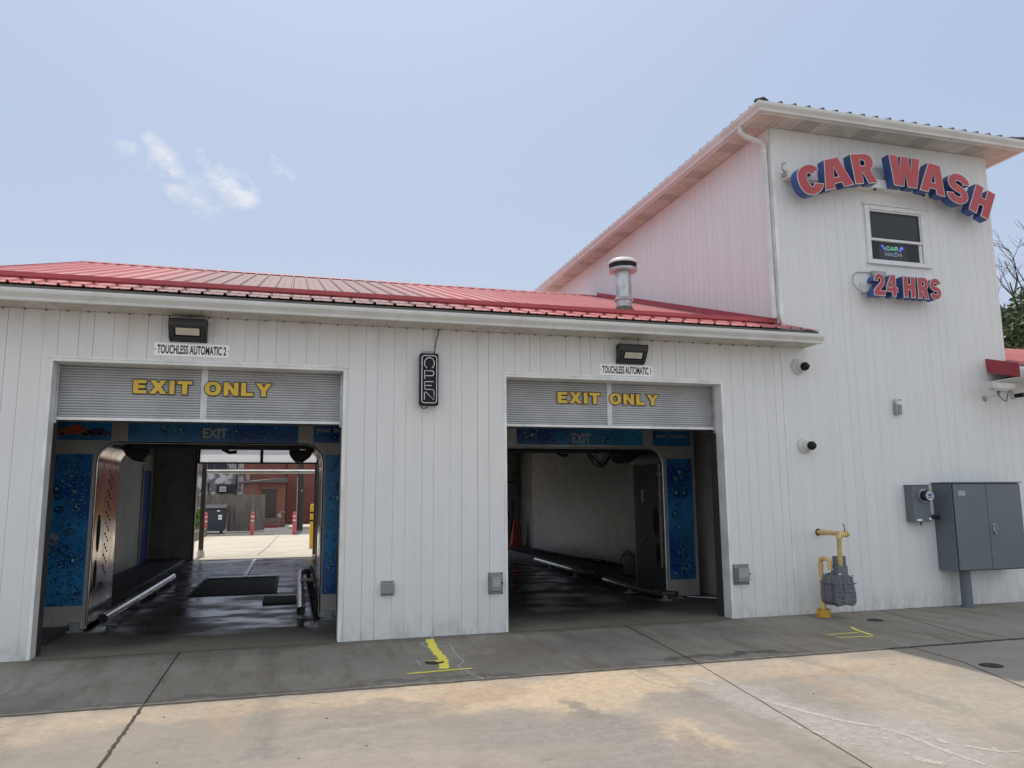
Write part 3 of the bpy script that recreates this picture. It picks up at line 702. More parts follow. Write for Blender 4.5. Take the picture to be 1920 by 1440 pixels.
# ================================================================== BAY BUILDING
WALLX0, XT, XR = -3.9, 6.44, 10.36
D1 = (-2.452, .584, 0, 3.044); D2 = (2.474, 5.49, 0, 3.044)
bay = thing('car_wash_bay_building', 'low white wash building with red ribbed roof and two exit doors', 'building', (1.3, 6.5, 0))
mb, back = siding(WALLX0, XT-.03, 0, 3.56, [D1, D2])
fw = mb.build('front_wall', 'siding', bay); back.build('wall_backing', 'gapdark', fw)
ct = MB(); ct.box(XT-.028, XT-.004, -.006, .03, 0, 3.56); ct.build('corner_trim', 'trim', bay)
wl = MB()
wl.box(-3.55, -3.4, .045, 13.1, 0, 3.5)
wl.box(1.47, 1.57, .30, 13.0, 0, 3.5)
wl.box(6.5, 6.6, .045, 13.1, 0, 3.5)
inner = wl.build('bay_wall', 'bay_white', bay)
il = MB()   # inside face of the front wall
for a, b in ((-3.4, D1[0]-.02), (D1[1]+.02, D2[0]-.02), (D2[1]+.02, 6.5)): il.box(a, b, .045, .24, 0, 3.5)
for d in (D1, D2): il.box(d[0]-.02, d[1]+.02, .045, .16, 3.07, 3.5)
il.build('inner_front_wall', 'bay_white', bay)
bw = MB()
BD1 = (-2.36, .73, 0, 2.93)
bw.box(-3.9, BD1[0], 12.95, 13.1, 0, 3.5); bw.box(BD1[0], BD1[1], 12.95, 13.1, BD1[3], 3.5); bw.box(BD1[1], 2.45, 12.95, 13.1, 0, 3.5)
bw.box(2.45, 5.5, 12.95, 13.1, 2.93, 3.5); bw.box(5.5, 6.6, 12.95, 13.1, 0, 3.5)
bw.build('rear_wall', 'bay_grey', bay)
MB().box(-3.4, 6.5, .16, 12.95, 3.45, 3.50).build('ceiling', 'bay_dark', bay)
# door trims
for d, nm in ((D1, 'left'), (D2, 'right')):
    tr = MB(); x0, x1, _, zt = d
    tr.box(x0-.004, x0+.03, -.008, .175, 0, zt); tr.box(x1-.03, x1+.004, -.008, .175, 0, zt); tr.box(x0+.03, x1-.03, -.008, .20, zt-.03, zt)
    tr.box(x0-.03, x1+.03, -.010, -.001, zt+.001, zt+.028)
    tr.build('door_frame', 'trim', bay, bevel=.003)
    for a, b in ((x0+.031, x0+.050), (x1-.050, x1-.031)): MB().box(a, b, .176, .245, 2.38, zt-.032).build('door_guide', 'galv', bay)
    for a, b in ((x0-.02, x0+.034), (x1-.034, x1+.02)): MB().box(a, b, .1765, .33, 0, 2.379).build('door_jamb', 'jambdark', bay)
# rolling shutters
def shutter(x0, x1, zb, zt, stripe, txt, label):
    prof = []; n = int(round((zt-zb)/.0292)); p = (zt-zb)/n
    mbs = MB(); vs = []; k = 0
    zs = []
    for i in range(n):
        z = zb+i*p
        zs += [(.246, z), (.2335, z+p*.22), (.231, z+p*.5), (.2335, z+p*.78)]
    zs.append((.246, zt))
    nx = 24
    for (y, z) in zs:
        for i in range(nx+1):
            vs.append((x0+(x1-x0)*i/nx, y+.004*math.sin(i*1.3+z*3), z))
    fs = [(a*(nx+1)+i, a*(nx+1)+i+1, (a+1)*(nx+1)+i+1, (a+1)*(nx+1)+i) for a in range(len(zs)-1) for i in range(nx)]
    mbs.add(vs, fs); s = mbs.build('roller_shutter', 'slat', bay); s['label'] = label
    bb = MB(); bb.extrude_x([(.195, zb-.035), (.20, zb-.004), (.226, zb-.001), (.255, zb-.001), (.255, zb-.035)], x0, x1); bb.build('bottom_bar', 'trim', s, bevel=.003)
    MB().box(x0+.01, x1-.01, .212, .24, zb-.055, zb-.036).build('rubber_seal', 'rubber', s)
    MB().box(stripe-.034, stripe+.034, .2215, .2265, zb+.002, zt-.002).build('centre_tape', 'slatlite', s)
    (ex0, ex1, z0, z1) = txt
    adv = [('E', .78), ('X', 1.0), ('I', .3), ('T', .88), (' ', .42), ('O', 1.0), ('N', .9), ('L', .76), ('Y', 1.0)]
    gap = .17; tot = sum(a for _, a in adv)+gap*(len(adv)-1); sx = (ex1-ex0)/tot; x = ex0
    F = MB(); B = MB()
    for c, a in adv:
        if c == ' ': F.build('exit_lettering', 'yellow', s); B.build('lettering_outline', 'letterblack', s); F = MB(); B = MB()
        if c != ' ':
            P = [[(x+px*sx, z0+pz*(z1-z0)) for px, pz in q] for q in glyph(c)]
            F.prism(P, .214, .2155); B.prism(offset_poly(P, .0085), .216, .2195)
        x += (a+gap)*sx
    F.build('only_lettering', 'yellow', s); B.build('lettering_outline', 'letterblack', s)
shutter(D1[0]+.045, D1[1]-.045, 2.45, 3.12, -.957, (-1.685, -.232, 2.722, 2.872), 'grey roller shutter of the left bay, half raised')
shutter(D2[0]+.045, D2[1]-.045, 2.462, 3.12, 3.955, (3.24, 4.655, 2.738, 2.880), 'grey roller shutter of the right bay, half raised')
# rear overhead door of bay one: framed translucent panels
rd = MB(); rd.box(-2.36, .73, 12.99, 13.04, 2.505, 2.545); rd.box(-2.36, .73, 12.99, 13.04, 2.885, 2.93); rd.box(-2.36, -2.31, 12.99, 13.04, 2.545, 2.885); rd.box(.69, .73, 12.99, 13.04, 2.545, 2.885); rd.box(-.79, -.72, 12.99, 13.04, 2.545, 2.885)
rdo = rd.build('rear_door_rail', 'black', bay)
MB().box(-2.31, -.79, 13.01, 13.018, 2.545, 2.885).build('translucent_panel', 'frosted', rdo); MB().box(-.72, .69, 13.01, 13.018, 2.545, 2.885).build('translucent_panel', 'frosted', rdo)
jb = MB(); jb.box(-2.40, -2.361, 12.90, 13.12, 0, 2.93); jb.box(.731, .77, 12.90, 13.12, 0, 2.93); jb.build('rear_door_frame', 'fascia', bay)
rd2 = MB()
for k in range(3, 5): rd2.box(2.45, 5.5, 13.0, 13.04, .02+k*.585, .59+k*.585)
rd2.build('rear_door', 'bay_grey', bay)
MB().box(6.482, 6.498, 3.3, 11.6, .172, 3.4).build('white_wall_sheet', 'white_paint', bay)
MB().box(-3.398, -3.385, .4, 11.15, .062, 3.4).build('white_wall_sheet', 'bay_lite', bay)
# blue door in the left wall of bay one
bd = MB().box(-3.40, -3.375, 11.3, 12.35, .02, 2.28).build('side_door', 'blue_door', bay)
MB().box(-3.374, -3.33, 11.42, 11.45, .95, 1.12).build('handle', 'galv', bd)
df = MB(); df.box(-3.40, -3.36, 11.2, 11.298, 0, 2.38); df.box(-3.40, -3.36, 12.352, 12.45, 0, 2.38); df.box(-3.40, -3.36, 11.298, 12.352, 2.282, 2.38); df.build('side_door_frame', 'bay_white', bay)
# kerb ledges along the bay walls
kb = MB(); kb.box(-3.4, -2.52, .9, 12.94, 0, .06); kb.box(1.57, 2.3, .9, 12.94, 0, .1)
kb.box(5.62, 6.5, 3.3, 12.94, 0, .17); kb.build('bay_kerb', 'curb', bay, bevel=.01)
# roof: slopes .314, ridge at Y 6.5
SL = .3206
def rz(y): return 3.745+SL*(y+.35)
RX0, RX1 = -3.78, 6.80
def ribprof(x0, x1, pitch=.2286):
    pts = [(x0, 0)]; x = x0+.05
    while x+.1 < x1:
        pts += [(x, 0), (x+.012, .026), (x+.030, .026), (x+.042, 0), (x+.112, 0), (x+.118, .004), (x+.132, .004), (x+.138, 0)]
        x += pitch
    pts.append((x1, 0)); return [p for p in pts if p[0] <= x1]
def ribbed(x0, x1, ys, zf, name, parent, mat='roof'):
    pr_ = ribprof(x0, x1); vs = []; n = len(pr_)
    for y in ys:
        for (x, h) in pr_: vs.append((x, y, zf(y)+h))
    fs = [(a*n+i, a*n+i+1, (a+1)*n+i+1, (a+1)*n+i) for a in range(len(ys)-1) for i in range(n-1)]
    k = len(vs); m = MB(); m.add(vs, fs)
    for (x, h) in pr_: pass
    o = m.build(name, mat, parent)
    sm = o.modifiers.new('thick', 'SOLIDIFY'); sm.thickness = .006; sm.offset = -1
    return o
# front slope stops at the tower; the part in front of the tower is only the overhang
roofo = ribbed(RX0, XT-.005, [-.35, 1.5, 3.5, 5, 6.5], rz, 'roof', bay)
ribbed(XT-.004, RX1, [-.35, -.03], rz, 'roof_end_sheet', bay)
rb = MB(); rb.add([(RX0, 6.5, rz(6.5)), (XT, 6.5, rz(6.5)), (XT, 13.4, rz(6.5)-SL*6.9), (RX0, 13.4, rz(6.5)-SL*6.9)], [(0, 3, 2, 1)]).build('rear_roof_slope', 'roof', bay)
rc = MB(); rc.extrude_x([(6.5-.15, rz(6.35)+.022), (6.5, rz(6.5)+.035), (6.65, rz(6.35)+.022), (6.65, rz(6.35)+.012), (6.5, rz(6.5)+.022), (6.35, rz(6.35)+.012)], RX0, XT-.01); rc.build('ridge_cap', 'darkred', bay)
sb = MB()
segx = [RX0+.1, -.9, 1.1, 3.9, 6.36]
for a, b in zip(segx[:-1], segx[1:]): sb.box(a, b-.001, -.012, .006, rz(0)+.045, rz(0)+.095); sb.box(a, b-.001, .006, .05, rz(0)+.038, rz(0)+.046)
sb.build('snow_guard', 'redtrim', roofo)
flash = MB()
flash.add([(XT-.006, -.03, rz(-.03)+.02), (XT-.006, 6.5, rz(6.5)+.02), (XT-.006, 6.5, rz(6.5)+.10), (XT-.006, -.03, rz(-.03)+.10)], [(0, 1, 2, 3)])
flash.add([(XT-.14, .0, rz(0)+.026), (XT-.14, 6.4, rz(6.4)+.026), (XT-.006, 6.4, rz(6.4)+.032), (XT-.006, .0, rz(0)+.032)], [(0, 1, 2, 3)])
flash.build('wall_flashing', 'redtrim', bay)
rk = MB(); rk.extrude_x([(-.36, rz(-.36)-.10), (6.5, rz(6.5)-.10), (6.5, rz(6.5)+.03), (-.36, rz(-.36)+.03)], RX0-.02, RX0+.01); rk.build('rake_trim', 'darkred', bay)
gab = MB(); gab.extrude_x([(.05, 3.4), (13.0, 3.4), (13.0, 3.6), (6.5, rz(6.5)-.06), (.05, rz(.05)-.06)], -3.62, -3.56); gab.build('gable_wall', 'siding', bay)
fb = MB(); fb.box(RX0, RX1-.01, -.335, -.30, 3.575, 3.725); fb.build('fascia', 'fascia', bay)
sfm = MB()
xx = RX0
while xx < RX1-.02:
    sfm.box(xx+.002, min(xx+.1, RX1-.01)-.002, -.30, -.001, 3.562, 3.568)
    sfm.box(xx+.044, xx+.056, -.30, -.001, 3.560, 3.562)
    xx += .1
so_ = sfm.build('soffit', 'soffit', bay); MB().box(RX0, RX1-.01, -.30, -.001, 3.569, 3.573).build('soffit_backing', 'gapdark', so_)
sj = MB(); 
xx = RX0+.05
while xx < XT: sj.box(xx, xx+.014, -.028, -.001, 3.548, 3.560); xx += .2
sj.build('soffit_clip', 'fascia', so_)
def gutter_prof(yb, zt, h=.115, d=.105):
    return [(yb, zt-h), (yb-d*.55, zt-h), (yb-d*.62, zt-h*.75), (yb-d*.95, zt-h*.38), (yb-d, zt-h*.2), (yb-d, zt), (yb-d+.012, zt), (yb-d+.012, zt-.012), (yb-d+.006, zt-.016), (yb-d+.006, zt-h*.2), (yb-d*.9, zt-h*.36), (yb-d*.58, zt-h*.72), (yb-d*.5, zt-h+.005), (yb-.004, zt-h+.005), (yb-.004, zt-.01), (yb, zt-.01)]
gx = [RX0, -1.7, 1.35, 4.4, RX1]
for a, b in zip(gx[:-1], gx[1:]):
    g = MB(); g.extrude_x(gutter_prof(-.336, 3.672), a+.001, b-.001)
    if b == RX1: g.extrude_x([(-.337, 3.557), (-.395, 3.557), (-.402, 3.586), (-.434, 3.63), (-.441, 3.65), (-.441, 3.672), (-.337, 3.672)], b-.001, b+.004)
    g.build('gutter', 'gutter', bay)
ec = MB(); ec.extrude_x([(-.30, 3.562), (-.001, 3.562), (-.001, rz(0)-.01), (-.30, rz(-.30)-.02)], RX1-.012, RX1-.004); ec.build('eave_end_cap', 'trim', bay)

# ================================================================== TOWER
tow = thing('car_wash_tower', 'tall white clad tower with hipped roof carrying the red letters', 'building', (8.4, 4.5, 0))
WIN = (8.0, 9.06, 4.90, 5.76)
mb, back = siding(XT, XR, 0, 6.775, [WIN], gw=(.0008, .0038), seed=4)
tf = mb.build('front_wall', 'siding', tow); back.build('wall_backing', 'gapdark', tf)
# side walls, boards run up, grooves along Y
sm_ = MB(); sg = [0.02] + [g for g in grooves(.02, 9.4)] + [9.4]
rnd = random.Random(3)
for a, b in zip(sg[:-1], sg[1:]):
    g = rnd.uniform(.002, .006)/2; sm_.box(XT, XT+.02, a+g, b-g, 3.3, 6.775)
lw = sm_.build('left_wall', 'siding', tow); MB().box(XT+.021, XT+.04, .045, 9.4, 3.3, 6.775).build('wall_backing', 'gapdark', lw)
MB().box(XR-.03, XR-.001, .045, 9.4, 0, 6.775).build('right_wall', 'siding', tow)
MB().box(XT+.045, XR-.031, 9.3, 9.4, 0, 6.775).build('rear_wall', 'siding', tow)
MB().box(XT+.045, XR-.031, .045, 9.29, 4.5, 4.56).build('tower_floor', 'bay_dark', tow)
ctr = MB(); ctr.box(XT-.006, XT+.06, -.008, -.001, 3.9, 6.775); ctr.box(XT-.008, XT-.001, -.008, .06, 3.9, 6.775); ctr.build('corner_trim', 'trim', tow)
OV = .33; TX0, TX1, TY0, TY1 = XT-OV, XR+OV, -OV, 9.4+OV
# soffit of ribbed perforated panels
ts = MB()
xx = TX0
while xx < TX1-.01:
    ts.box(xx+.003, min(xx+.1, TX1)-.003, TY0, -.001, 6.778, 6.786, 1 if int((xx-TX0)/.1+.5) % 10 in (7, 8, 9) else 0); xx += .1
yy = .1
while yy < TY1-.01:
    for (a, b) in ((TX0, XT-.001), (XR+.001, TX1)): ts.box(a, b, yy-.1+.003, min(yy, TY1)-.003, 6.778, 6.786, 1 if int(yy/.1+.5) % 10 in (7, 8, 9) else 0)
    yy += .1
tso = ts.build('soffit', ['soffit', 'soffit_vent'], tow)
tb = MB(); tb.box(TX0, TX1, TY0, -.001, 6.787, 6.80); tb.box(TX0, XT, 0, TY1, 6.787, 6.80); tb.box(XR, TX1, 0, TY1, 6.787, 6.80); tb.build('soffit_backing', 'gapdark', tso)
tfb = MB(); tfb.box(TX0-.02, TX1+.02, TY0-.02, TY0, 6.77, 6.90); tfb.box(TX0-.02, TX0, TY0, TY1, 6.77, 6.90); tfb.box(TX1, TX1+.02, TY0, TY1, 6.77, 6.90); tfb.build('fascia', 'trim', tow)
def mitred_gutter():
    pr0 = gutter_prof(0, 0)     # (y<=0 outwards, z)
    vs = []; fs = []; n = len(pr0); zt = 6.895
    path = [(TX0-.021, TY1, -1, 0), (TX0-.021, TY0-.021, -1, -1), (TX1+.021, TY0-.021, 1, -1), (TX1+.021, TY1, 1, 0)]
    for (x, y, sx, sy) in path:
        for (d, z) in pr0: vs.append((x+sx*(-d), y+sy*(-d), zt+z))
    for a in range(3):
        for i in range(n): i2 = (i+1) % n; fs.append((a*n+i, a*n+i2, (a+1)*n+i2, (a+1)*n+i))
    m = MB(); m.add(vs, fs); return m
mitred_gutter().build('gutter', 'gutter', tow)
# hipped roof with ribs running up each slope
ez = 6.932; ex0, ex1, ey0, ey1 = TX0-.06, TX1+.06, TY0-.06, TY1+.06
hw = (ex1-ex0)/2; rh = ez+SL*hw; cx = (ex0+ex1)/2
hr = MB(); hr.add([(ex0, ey0, ez), (ex1, ey0, ez), (ex1, ey1, ez), (ex0, ey1, ez), (cx, ey0+hw, rh), (cx, ey1-hw, rh)],
                  [(0, 1, 4), (1, 2, 5, 4), (2, 3, 5), (3, 0, 4, 5), (0, 3, 2, 1)])
hro = hr.build('roof', 'roof', tow)
ribs = MB()
x = ex0+.12
while x < ex1-.05:
    L = min(x-ex0, ex1-x); ribs.hexa([(x-.024, ey0, ez), (x+.024, ey0, ez), (x+.024, ey0+L, ez+SL*L), (x-.024, ey0+L, ez+SL*L)],
                                     [(x-.012, ey0, ez+.034), (x+.012, ey0, ez+.034), (x+.012, ey0+L, ez+SL*L+.034), (x-.012, ey0+L, ez+SL*L+.034)]); x += .2286
y = ey0+.25
while y < ey1-.1:
    L = min(y-ey0, ey1-y, hw)
    for s in (0, 1):
        X0 = ex0 if s == 0 else ex1; sg_ = 1 if s == 0 else -1
        ribs.hexa([(X0, y+.024, ez), (X0, y-.024, ez), (X0+sg_*L, y-.024, ez+SL*L), (X0+sg_*L, y+.024, ez+SL*L)],
                  [(X0, y+.012, ez+.034), (X0, y-.012, ez+.034), (X0+sg_*L, y-.012, ez+SL*L+.034), (X0+sg_*L, y+.012, ez+SL*L+.034)])
    y += .2286
ribs.build('roof_ribs', 'darkcap', tow)
hc = MB()
for (a, b) in (((ex0, ey0), (cx, ey0+hw)), ((ex1, ey0), (cx, ey0+hw))):
    d = Vector((b[0]-a[0], b[1]-a[1])).normalized(); n_ = Vector((-d.y, d.x))*.085
    p0 = Vector(a); p1 = Vector(b)
    hc.hexa([(p0.x-n_.x, p0.y-n_.y, ez+.0), (p0.x+n_.x, p0.y+n_.y, ez+.0), (p1.x+n_.x, p1.y+n_.y, rh+.0), (p1.x-n_.x, p1.y-n_.y, rh+.0)],
            [(p0.x-n_.x*.7, p0.y-n_.y*.7, ez+.034), (p0.x+n_.x*.7, p0.y+n_.y*.7, ez+.034), (p1.x+n_.x*.7, p1.y+n_.y*.7, rh+.045), (p1.x-n_.x*.7, p1.y-n_.y*.7, rh+.045)])
hc.build('hip_cap', 'darkcap', tow)
# downspout
ds = MB(); dx = XT-.055
def rtube(m, pts, w, d):
    m.tube(pts, w, 10)
rtube(ds, [(TX0-.05, .12, 6.80), (TX0-.05, .12, 6.70), (TX0+.0, .11, 6.655), (dx-.05, .06, 6.56), (dx, .055, 6.50), (dx, .055, 5.2), (dx, .055, 4.06), (dx-.01, .04, 4.02), (dx-.05, -.03, 3.985), (dx-.12, -.12, 3.97)], .038, .03)
dso = ds.build('downspout', 'gutter', tow, smooth=True)
dj = MB(); dj.tube([(TX0+.02, .105, 6.645), (TX0+.08, .095, 6.62)], .044, 12); dj.build('downspout_joint', 'gutter', dso, smooth=True); dj = MB(); dj.tube([(dx, .055, 4.12), (dx, .055, 4.02)], .044, 12); dj.build('downspout_joint', 'gutter', dso, smooth=True); dj = MB(); dj.tube([(dx, .055, 6.46), (dx, .055, 6.38)], .044, 12); dj.build('downspout_joint', 'gutter', dso, smooth=True)
# window
wn = MB(); x0, x1, z0, z1 = WIN
wn.box(x0-.02, x0+.055, -.022, .04, z0-.01, z1+.01); wn.box(x1-.075, x1+.02, -.022, .04, z0-.01, z1+.01); wn.box(x0+.055, x1-.075, -.022, .04, z1-.055, z1+.01); wn.box(x0+.055, x1-.075, -.022, .04, z0-.01, z0+.035)
wo = wn.build('window_frame', 'winframe', tow, bevel=.004)
WX0, WX1 = x0+.055, x1-.075
hd = MB(); hd.box(x0-.05, x1+.04, -.035, -.001, z1+.012, z1+.035); hd.build('window_head', 'winframe', wo, bevel=.003); hd = MB(); hd.box(x0-.04, x1+.05, -.04, -.001, z0-.032, z0-.012); hd.build('window_sill', 'winframe', wo, bevel=.003)
sa = MB()
def ring(m, x0, x1, z0, z1, w, y0, y1): m.box(x0, x0+w, y0, y1, z0, z1); m.box(x1-w, x1, y0, y1, z0, z1); m.box(x0+w, x1-w, y0, y1, z1-w, z1); m.box(x0+w, x1-w, y0, y1, z0, z0+w)
ring(sa, WX0, WX1, 5.25, z1-.056, .022, -.004, .018); ring(sa, WX0, WX1-.04, z0+.036, 5.245, .016, .006, .026)
sa.box(WX0, WX1, -.018, -.005, 5.232, 5.252); sa.box(WX1-.039, WX1-.012, .0, .03, z0+.036, 5.23)
sa.build('sash', 'winframe', wo)
sc2 = MB(); ring(sc2, WX0+.022, WX1-.022, 5.272, z1-.078, .028, .004, .016); sc2.build('inner_sash', 'cabdark', wo)
MB().box(WX0+.05, WX1-.05, .008, .012, 5.30, z1-.106).build('upper_pane', 'glassdark', wo)
MB().add([(WX0+.016, .015, z0+.052), (WX1-.056, .015, z0+.052), (WX1-.056, .015, 5.229), (WX0+.016, .015, 5.229)], [(0, 1, 2, 3)]).build('lower_pane', 'glass', wo)
rm = MB(); rm.box(x0-.3, x1+.3, .7, .72, 4.57, 6.0); rm.build('room_partition', 'bay_dark', tow)
# ---------------------------------------------------------------- low right annex
an = thing('annex_building', 'low white annex with red roof joined to the right of the tower', 'building', (13, 4, 0))
mb, back = siding(XR, 20, 0, 3.20, [], seed=9)
af = mb.build('front_wall', 'siding', an); back.build('wall_backing', 'gapdark', af)
MB().box(XR, 20, .1, 9, 3.20, 3.22).build('ceiling', 'soffit', an)
AE = -.52; AZ = 3.36
def az(y): return AZ+.285*(y-AE)
ribbed(10.37, 20, [AE, 2, 4.5], az, 'roof', an); ribbed(9.99, 10.369, [AE, -.03], az, 'roof_end_sheet', an)
MB().add([(10.37, 4.5, az(4.5)), (20, 4.5, az(4.5)), (20, 9.5, az(4.5)-.285*5), (10.37, 9.5, az(4.5)-.285*5)], [(0, 3, 2, 1)]).build('rear_roof_slope', 'roof', an)
rk = MB(); rk.extrude_x([(AE-.01, az(AE)-.17), (-.05, az(-.05)-.17), (-.01, az(0)-.15), (-.01, az(0)+.035), (AE-.01, az(AE)+.035)], 9.965, 9.989); rk.build('rake_trim', 'darkred', an)
as_ = MB(); as_.box(9.99, 20, AE+.02, -.001, 3.185, 3.197); as_.box(9.99, 20, AE, AE+.02, 3.19, 3.345); as_.build('soffit', 'trim', an)
g = MB(); g.extrude_x(gutter_prof(AE-.001, 3.325), 10.02, 20); g.build('gutter', 'gutter', an)

# ================================================================== SIGNS ON THE TOWER
def channel_sign(name, label, glyphs, yb, yf, trim, raceway):
    s = thing(name, label, 'sign', (8.3, 0, glyphs[0][1][1]))
    raceway(s)
    for ch, BL, BR, TL in glyphs:
        P = place_glyph(ch, BL, BR, TL)
        body = MB().prism(P, yf+.006, yb).build('letter', 'ret_blue', s)
        MB().prism(offset_poly(P, .003), yf, yf+.008).build('letter_trim', 'ret_white', body)
        MB().prism(offset_poly(P, -trim), yf-.004, yf-.0005).build('letter_face', 'face_red', body)
    return s
def race1(s):
    m = MB(); m.box(6.62, 9.80, -.14, -.001, 5.985, 6.12); o = m.build('raceway', 'white_paint', s, bevel=.004)
    b = MB(); b.cyl((8.12, -.10, 5.965), (8.12, -.10, 5.985), .02, 12); b.cyl((9.0, -.10, 5.965), (9.0, -.10, 5.985), .02, 12); b.build('raceway_drain', 'iron', o)
    c = MB(); c.tube([(6.61, -.08, 6.08), (6.56, -.09, 6.12), (6.57, -.09, 6.20), (6.63, -.08, 6.22)], .012, 8); c.box(6.60, 6.619, -.11, -.03, 6.02, 6.08); c.build('raceway_cable', 'box_grey', o)
    p = MB().box(8.02, 8.26, -.13, -.001, 6.121, 6.30).build('transformer_box', 'box_grey', s)
def hh(BL, BR, TL): return (BL, BR, TL)
CW = [('C', (6.745, 5.635), (7.115, 5.775), (6.60, 6.045)),
      ('A', (7.105, 5.775), (7.590, 5.920), (6.985, 6.195)),
      ('R', (7.622, 5.932), (8.010, 5.990), (7.562, 6.372)),
      ('W', (8.225, 5.990), (8.775, 5.975), (8.240, 6.455)),
      ('A', (8.750, 5.965), (9.200, 5.900), (8.825, 6.425)),
      ('S', (9.205, 5.875), (9.590, 5.775), (9.325, 6.335)),
      ('H', (9.625, 5.755), (9.970, 5.615), (9.815, 6.175))]
channel_sign('car_wash_sign', 'arched row of large red CAR WASH letters with blue sides', CW, -.141, -.29, .008, race1)
H24 = [('2', (7.825, 4.325), (8.010, 4.325), (7.835, 4.645)), ('4', (8.035, 4.328), (8.235, 4.328), (8.040, 4.642)), ('H', (8.332, 4.325), (8.540, 4.325), (8.340, 4.636)),
       ('R', (8.585, 4.325), (8.780, 4.325), (8.592, 4.638)), ('S', (8.800, 4.325), (8.995, 4.325), (8.810, 4.640))]
def race2(s):
    m = MB(); m.box(7.80, 8.98, -.11, -.001, 4.41, 4.55); o = m.build('raceway', 'white_paint', s, bevel=.004)
    MB().tube([(7.80, -.05, 4.42), (7.74, -.05, 4.44), (7.66, -.04, 4.54), (7.68, -.03, 4.66), (7.76, -.02, 4.72), (7.95, -.02, 4.73), (8.1, -.02, 4.72)], .007, 8).build('power_cable', 'box_grey', s, smooth=True)
    MB().box(8.0, 8.24, -.06, -.001, 4.665, 4.75).build('junction_box', 'box_grey', s, bevel=.004)
channel_sign('opening_hours_sign', 'small red 24 HRS letters with blue sides below the tower window', H24, -.111, -.255, .007, race2)

# LED sign hung inside the lower pane
FONT5 = {'C': ('01110', '10001', '10000', '10001', '01110'), 'A': ('00100', '01010', '10001', '11111', '10001'), 'R': ('11110', '10001', '11110', '10010', '10001'),
         'W': ('10001', '10001', '10101', '11011', '10001'), 'S': ('01111', '10000', '01110', '00001', '11110'), 'H': ('10001', '10001', '11111', '10001', '10001')}
led = thing('led_window_sign', 'black LED sign spelling CAR WASH in tiny dots inside the tower window', 'sign', (8.55, .1, 5.1))
MB().box(8.30, 8.80, .105, .115, 4.98, 5.23).build('backboard', 'ledboard', led)
def dots(word, x0, z0, p, m, gap=1.2):
    for i, ch in enumerate(word):
        for r, row in enumerate(FONT5[ch]):
            for c, b in enumerate(row):
                if b == '1': x = x0+(i*(5+gap)+c)*p; z = z0-r*p; m.box(x, x+p*.5, .100, .104, z, z+p*.5)
a = MB(); dots('CAR', 8.425, 5.195, .0125, a); a.build('led_lettering', 'led_green', led)
a = MB(); dots('WASH', 8.40, 5.105, .0125, a); a.build('led_lettering', 'led_white', led)
a = MB()
for (cx_, cz_) in ((8.35, 5.20), (8.375, 5.175), (8.395, 5.15), (8.70, 5.20), (8.685, 5.175), (8.67, 5.15), (8.715, 5.185)):
    for k in range(5): t_ = k*1.256; a.box(cx_+.012*math.cos(t_), cx_+.012*math.cos(t_)+.006, .100, .104, cz_+.012*math.sin(t_), cz_+.012*math.sin(t_)+.006)
a.build('led_motif', 'led_blue', led)

# ================================================================== SMALLER WALL THINGS
# roof vent
vx, vy = 4.72, 1.35; vz = rz(vy)
v = thing('roof_vent', 'galvanised round flue with flat mushroom cap on the red roof', 'vent', (vx, vy, vz))
MB().lathe((vx, vy, 0), [(.118, vz-.06), (.118, vz+.62)], 28).build('flue', 'galv', v, smooth=True)
MB().lathe((vx, vy, 0), [(.150, vz-.05), (.150, vz+.01), (.120, vz+.06)], 28).build('base_flange', 'fascia', v, smooth=True)
MB().lathe((vx, vy, 0), [(.119, vz+.16), (.145, vz+.155), (.148, vz+.17), (.119, vz+.20)], 28).build('storm_collar', 'galv', v, smooth=True)
MB().lathe((vx, vy, 0), [(.12, vz+.60), (.205, vz+.60), (.212, vz+.62), (.212, vz+.645), (.12, vz+.645)], 32).build('cap_base', 'galv', v, smooth=True)
MB().lathe((vx, vy, 0), [(.203, vz+.646), (.208, vz+.715), (.2, vz+.72)], 32).build('cap_screen', 'black', v, smooth=True)
MB().lathe((vx, vy, 0), [(.216, vz+.721), (.220, vz+.73), (.212, vz+.755), (.18, vz+.785), (.10, vz+.80), (.01, vz+.803)], 32).build('cap_lid', 'white_paint', v, smooth=True)

